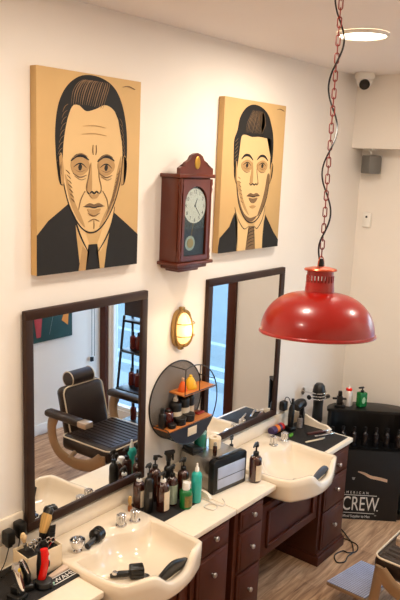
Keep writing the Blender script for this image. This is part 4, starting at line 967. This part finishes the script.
# ------------------------------------------------------------ barber chair
ch = thing('barber_chair', 'brown leather barber chair with cream piping and champagne arms', 'barber chair', (3.785, 1.13, 0), math.radians(0))
b = B(); b.lathe([(0, 0), (.30, 0), (.305, .012), (.29, .03), (.14, .05), (.09, .06), (0, .06)], mat('white_chrome_base', (214, 216, 224), .2, .8), (0, -.02, 0), 40); b.obj('base', ch)
b = B(); b.lathe([(.075, .05), (.07, .20), (.05, .22), (.05, .40), (0, .40)], CHROME, (0, -.02, 0), 24); b.obj('column', ch)
# seat with ribbed top
b = B(); sw, sf, sk_ = .292, .28, -.26
b.box(-sw, sw, sk_, sf, .42, .55, LEATH, .045, seg=4)
for k in range(11): x = -.23+.046*k; b.tube([(x, sk_+.06, .551), (x, 0, .553), (x, sf-.05, .551)], .012, LEATH, 8, flat=.006)
seat = b.obj('seat', ch)
def rrect(hx, y0, y1, r, z, n=5):
    out = []
    for cx, cy, a0 in ((hx-r, y1-r, 0), (-hx+r, y1-r, PI/2), (-hx+r, y0+r, PI), (hx-r, y0+r, 3*PI/2)):
        for k in range(n+1): a = a0+PI/2*k/n; out.append((cx+r*math.cos(a), cy+r*math.sin(a), z))
    return out
b = B(); b.tube(rrect(sw-.004, sk_+.004, sf-.004, .05, .534), .006, PIPE, 8, True); b.obj('piping', seat)
# back
TB = T(0, -.235, .48) @ Matrix.Rotation(math.radians(14), 4, 'X')
b = B(); b.box(-.225, .225, -.075, .035, .0, .43, LEATH, .05, M=TB, seg=4); bk = b.obj('backrest', ch)
b = B(); pr = [( x, -.0, z) for x, z in []]
pp_ = [(p[0], .022, p[1]) for p in rrect(.215, .02, .42, .06, 0)]
b.tube(pp_, .006, PIPE, 8, True, M=TB); b.obj('piping', bk)
b = B(); TH = TB @ T(0, -.01, .475)
b.lathe([(0, -.125), (.052, -.125), (.062, -.113), (.062, .113), (.052, .125), (0, .125)], LEATH, (0, 0, 0), 28, M=TH, axis='x'); hr = b.obj('headrest', ch)
b = B()
for x in (-.117, .117): b.tube([(x, .062*math.cos(a), .062*math.sin(a)) for a in [2*PI*k/28 for k in range(28)]], .0045, PIPE, 6, True, M=TH)
b.obj('piping', hr)
b = B(); b.box(-.02, .02, -.03, -.01, .38, .52, CHROME, .004, M=TB); b.obj('headrest_post', ch)
for sx in (-1, 1):
    x = sx*.345
    pts = spline([(x, -.27, .70), (x, -.30, .62), (x, -.28, .50), (x*.98, -.20, .41), (x*.95, -.04, .37), (x*.92, .12, .40), (x*.905, .22, .475)], 5)
    b = B(); b.tube(pts, .016, BRONZE, 12, flat=.050)
    b.tube([(sx*.26, -.10, .45), (x, -.10, .40)], .02, BRONZE, 10); b.obj('arm_frame', ch)
    b = B(); b.box(x-.042, x+.042, -.35, .03, .70, .755, LEATH, .022, seg=3); ap = b.obj('arm_pad', ch)
    b = B(); b.box(x-.043, x+.043, .03, .125, .703, .752, mat('cream_arm_end', (200, 180, 160), .25, .5), .010); b.obj('arm_end_cap', ap)
    b = B(); b.tube(spline([(x*.905, .225, .50), (x*.90, .235, .38), (x*.88, .25, .27), (x*.78, .29, .19), (x*.60, .36, .150)], 5), .011, BRONZE, 12, flat=.030); b.obj('footrest_arm', ch)
# footrest plate
TF = T(.015, .46, .165) @ Rz(math.radians(-9)) @ Matrix.Rotation(math.radians(-6), 4, 'X')
RIB = mat('blue_white_alloy', (196, 204, 230), .35, .35)
b = B(); b.box(-.19, .19, -.15, .135, -.022, 0, BRONZE, .006, M=TF); ft = b.obj('footrest', ch)
b = B()
for k in range(18): yy = -.137+.0155*k; b.box(-.183, .183, yy-.0053, yy+.0053, 0, .005, RIB, .0015, M=TF)
b.box(-.185, .185, -.148, .133, -.001, .0012, mat('dark_groove', (96, 100, 128), .5), M=TF)
b.obj('tread', ft)

# ------------------------------------------------------------ things seen in the mirrors
pc = thing('framed_print', 'dark green print with red and yellow shapes, reflected in the left mirror', 'print', (4.60-.21, YR, .95))
b = B(); b.box(-.36, .30, 0, .025, 0, .62, GPIC, .003); b.obj('panel', pc)
b = B(); b.prism([(-.16, .05), (-.11, .05), (-.05, .60), (-.09, .60), (-.13, .25), (-.20, .60), (-.24, .60)], .0245, .0275, mat('print_red', (176, 52, 50), .5, var=.2), 'xz')
b.prism([(.16, .18), (.24, .12), (.25, .24), (.21, .30)], .0245, .0275, mat('print_orange', (226, 140, 40), .5), 'xz')
b.tube([(-.34, .026, .50), (-.30, .026, .30), (-.24, .026, .06)], .004, LINEW, 6, flat=.001); b.tube([(.0, .026, .06), (.05, .026, .25), (.12, .026, .58)], .003, LINEW, 6, flat=.001)
b.obj('artwork', pc)
bc = thing('blind_cord', 'thin dark blind cord with weight by the shop window, seen in the left mirror', 'cord', (4.96, YR+.03, .62))
b = B(); b.tube([(0, 0, .05), (0, 0, 2.1)], .003, GREYM, 6); b.tube([(.035, 0, .05), (.035, 0, 2.1)], .003, GREYM, 6); b.obj('cord', bc)
B().box(-.018, .018, -.010, .010, 0, .05, BLACK, .003).obj('weight', bc)
ls = thing('ladder_shelf', 'black ladder shelf in front of the shop window, seen in the left mirror', 'shelf', (4.90, .43, 0))
for sy in (-1, 1):
    for nm, x0, x1 in (('front_leg', -.13, .02), ('rear_leg', .16, .14)):
        b = B(); b.tube([(x0, sy*.22, 0), (x1, sy*.22, 1.20)], .017, BWOOD, 4); b.obj(nm, ls)
for z, dpt in ((.12, .13), (.48, .11), (.86, .08), (1.16, .06)):
    b = B(); b.box(.14-dpt*2-.02, .14, -.22, .22, z-.022, z, BWOOD, .002); b.obj('shelf_board', ls)
t = thing('storage_box', 'dark box on top of the black ladder shelf', 'box', (4.97, .43, 1.207)); B().box(-.07, .07, -.20, .21, 0, .17, mat('dark_box', (40, 30, 28), .6), .004).obj('carton', t); B().box(-.073, .073, -.203, .213, .165, .185, mat('dark_box', (40, 30, 28), .6), .003).obj('lid', t)
first = None
sl = ['tall dark bottle left on the upper ladder-shelf board', 'tall dark bottle centred on the upper ladder-shelf board', 'tall dark bottle right on the upper ladder-shelf board', 'dark bottle left on the middle ladder-shelf board', 'dark bottle centred on the middle ladder-shelf board', 'dark bottle right on the middle ladder-shelf board', 'dark bottle left on the low ladder-shelf board', 'dark bottle right on the low ladder-shelf board']
for k, (y, z) in enumerate(((.285, .861), (.36, .861), (.45, .861), (.27, .481), (.35, .481), (.46, .481), (.30, .121), (.48, .121))):
    p = (4.97, y, z)
    if first is None:
        t = thing('product_bottle', '', 'bottle', p, 0, 'bottles on the black ladder shelf')
        B().lathe([(0, 0), (.030, 0), (.032, .004), (.032, .12), (.014, .14), (0, .14)], mat('red_brown_bottle', (86, 30, 24), .2), (0, 0, 0), 16).obj('bottle_body', t)
        B().cyl(.013, .139, .18, BLACK, (0, 0, 0), 12, bev=.002).obj('cap', t); first = t
    else: t = copy_tree(first); t.location = p
    t['label'] = sl[k]

# ------------------------------------------------------------ light, world, camera
wd = bpy.data.worlds.new('sky'); SC.world = wd; wd.use_nodes = True; nt = wd.node_tree
bg = nt.nodes['Background']
sky = nt.nodes.new('ShaderNodeTexSky'); sky.sky_type = 'NISHITA'; sky.sun_disc = False; sky.sun_elevation = math.radians(38); sky.sun_rotation = math.radians(200)
hs_ = nt.nodes.new('ShaderNodeHueSaturation'); hs_.inputs['Saturation'].default_value = .62; nt.links.new(sky.outputs[0], hs_.inputs['Color']); nt.links.new(hs_.outputs[0], bg.inputs['Color']); bg.inputs['Strength'].default_value = 1.7
sn = bpy.data.lights.new('sun', 'SUN'); sn.energy = 2.2; sn.angle = .02; sn.color = (1, .97, .92); so = bpy.data.objects.new('sun', sn); COL.objects.link(so)
so.rotation_euler = Vector((.12, -.75, -.65)).to_track_quat('-Z', 'Y').to_euler()
SC.view_settings.view_transform = 'Standard'; SC.view_settings.look = 'None'; SC.view_settings.gamma = 1; SC.view_settings.use_curve_mapping = False
SC.view_settings.exposure = -0.30

cam = bpy.data.cameras.new('camera'); co = bpy.data.objects.new('camera', cam); COL.objects.link(co)
r2 = Vector((0.622959, -0.781125, 0.042013)); u2 = Vector((0.127032, 0.154012, 0.979869)); f2 = Vector((0.771871, 0.605082, -0.195171))
mw = Matrix((r2, u2, -f2)).transposed().to_4x4(); mw.translation = (0, 0, 2.6946)
co.matrix_world = mw
cam.sensor_fit = 'VERTICAL'; cam.sensor_height = 36; cam.lens = 697.713/600*36; cam.clip_start = .02; cam.clip_end = 200
SC.camera = co
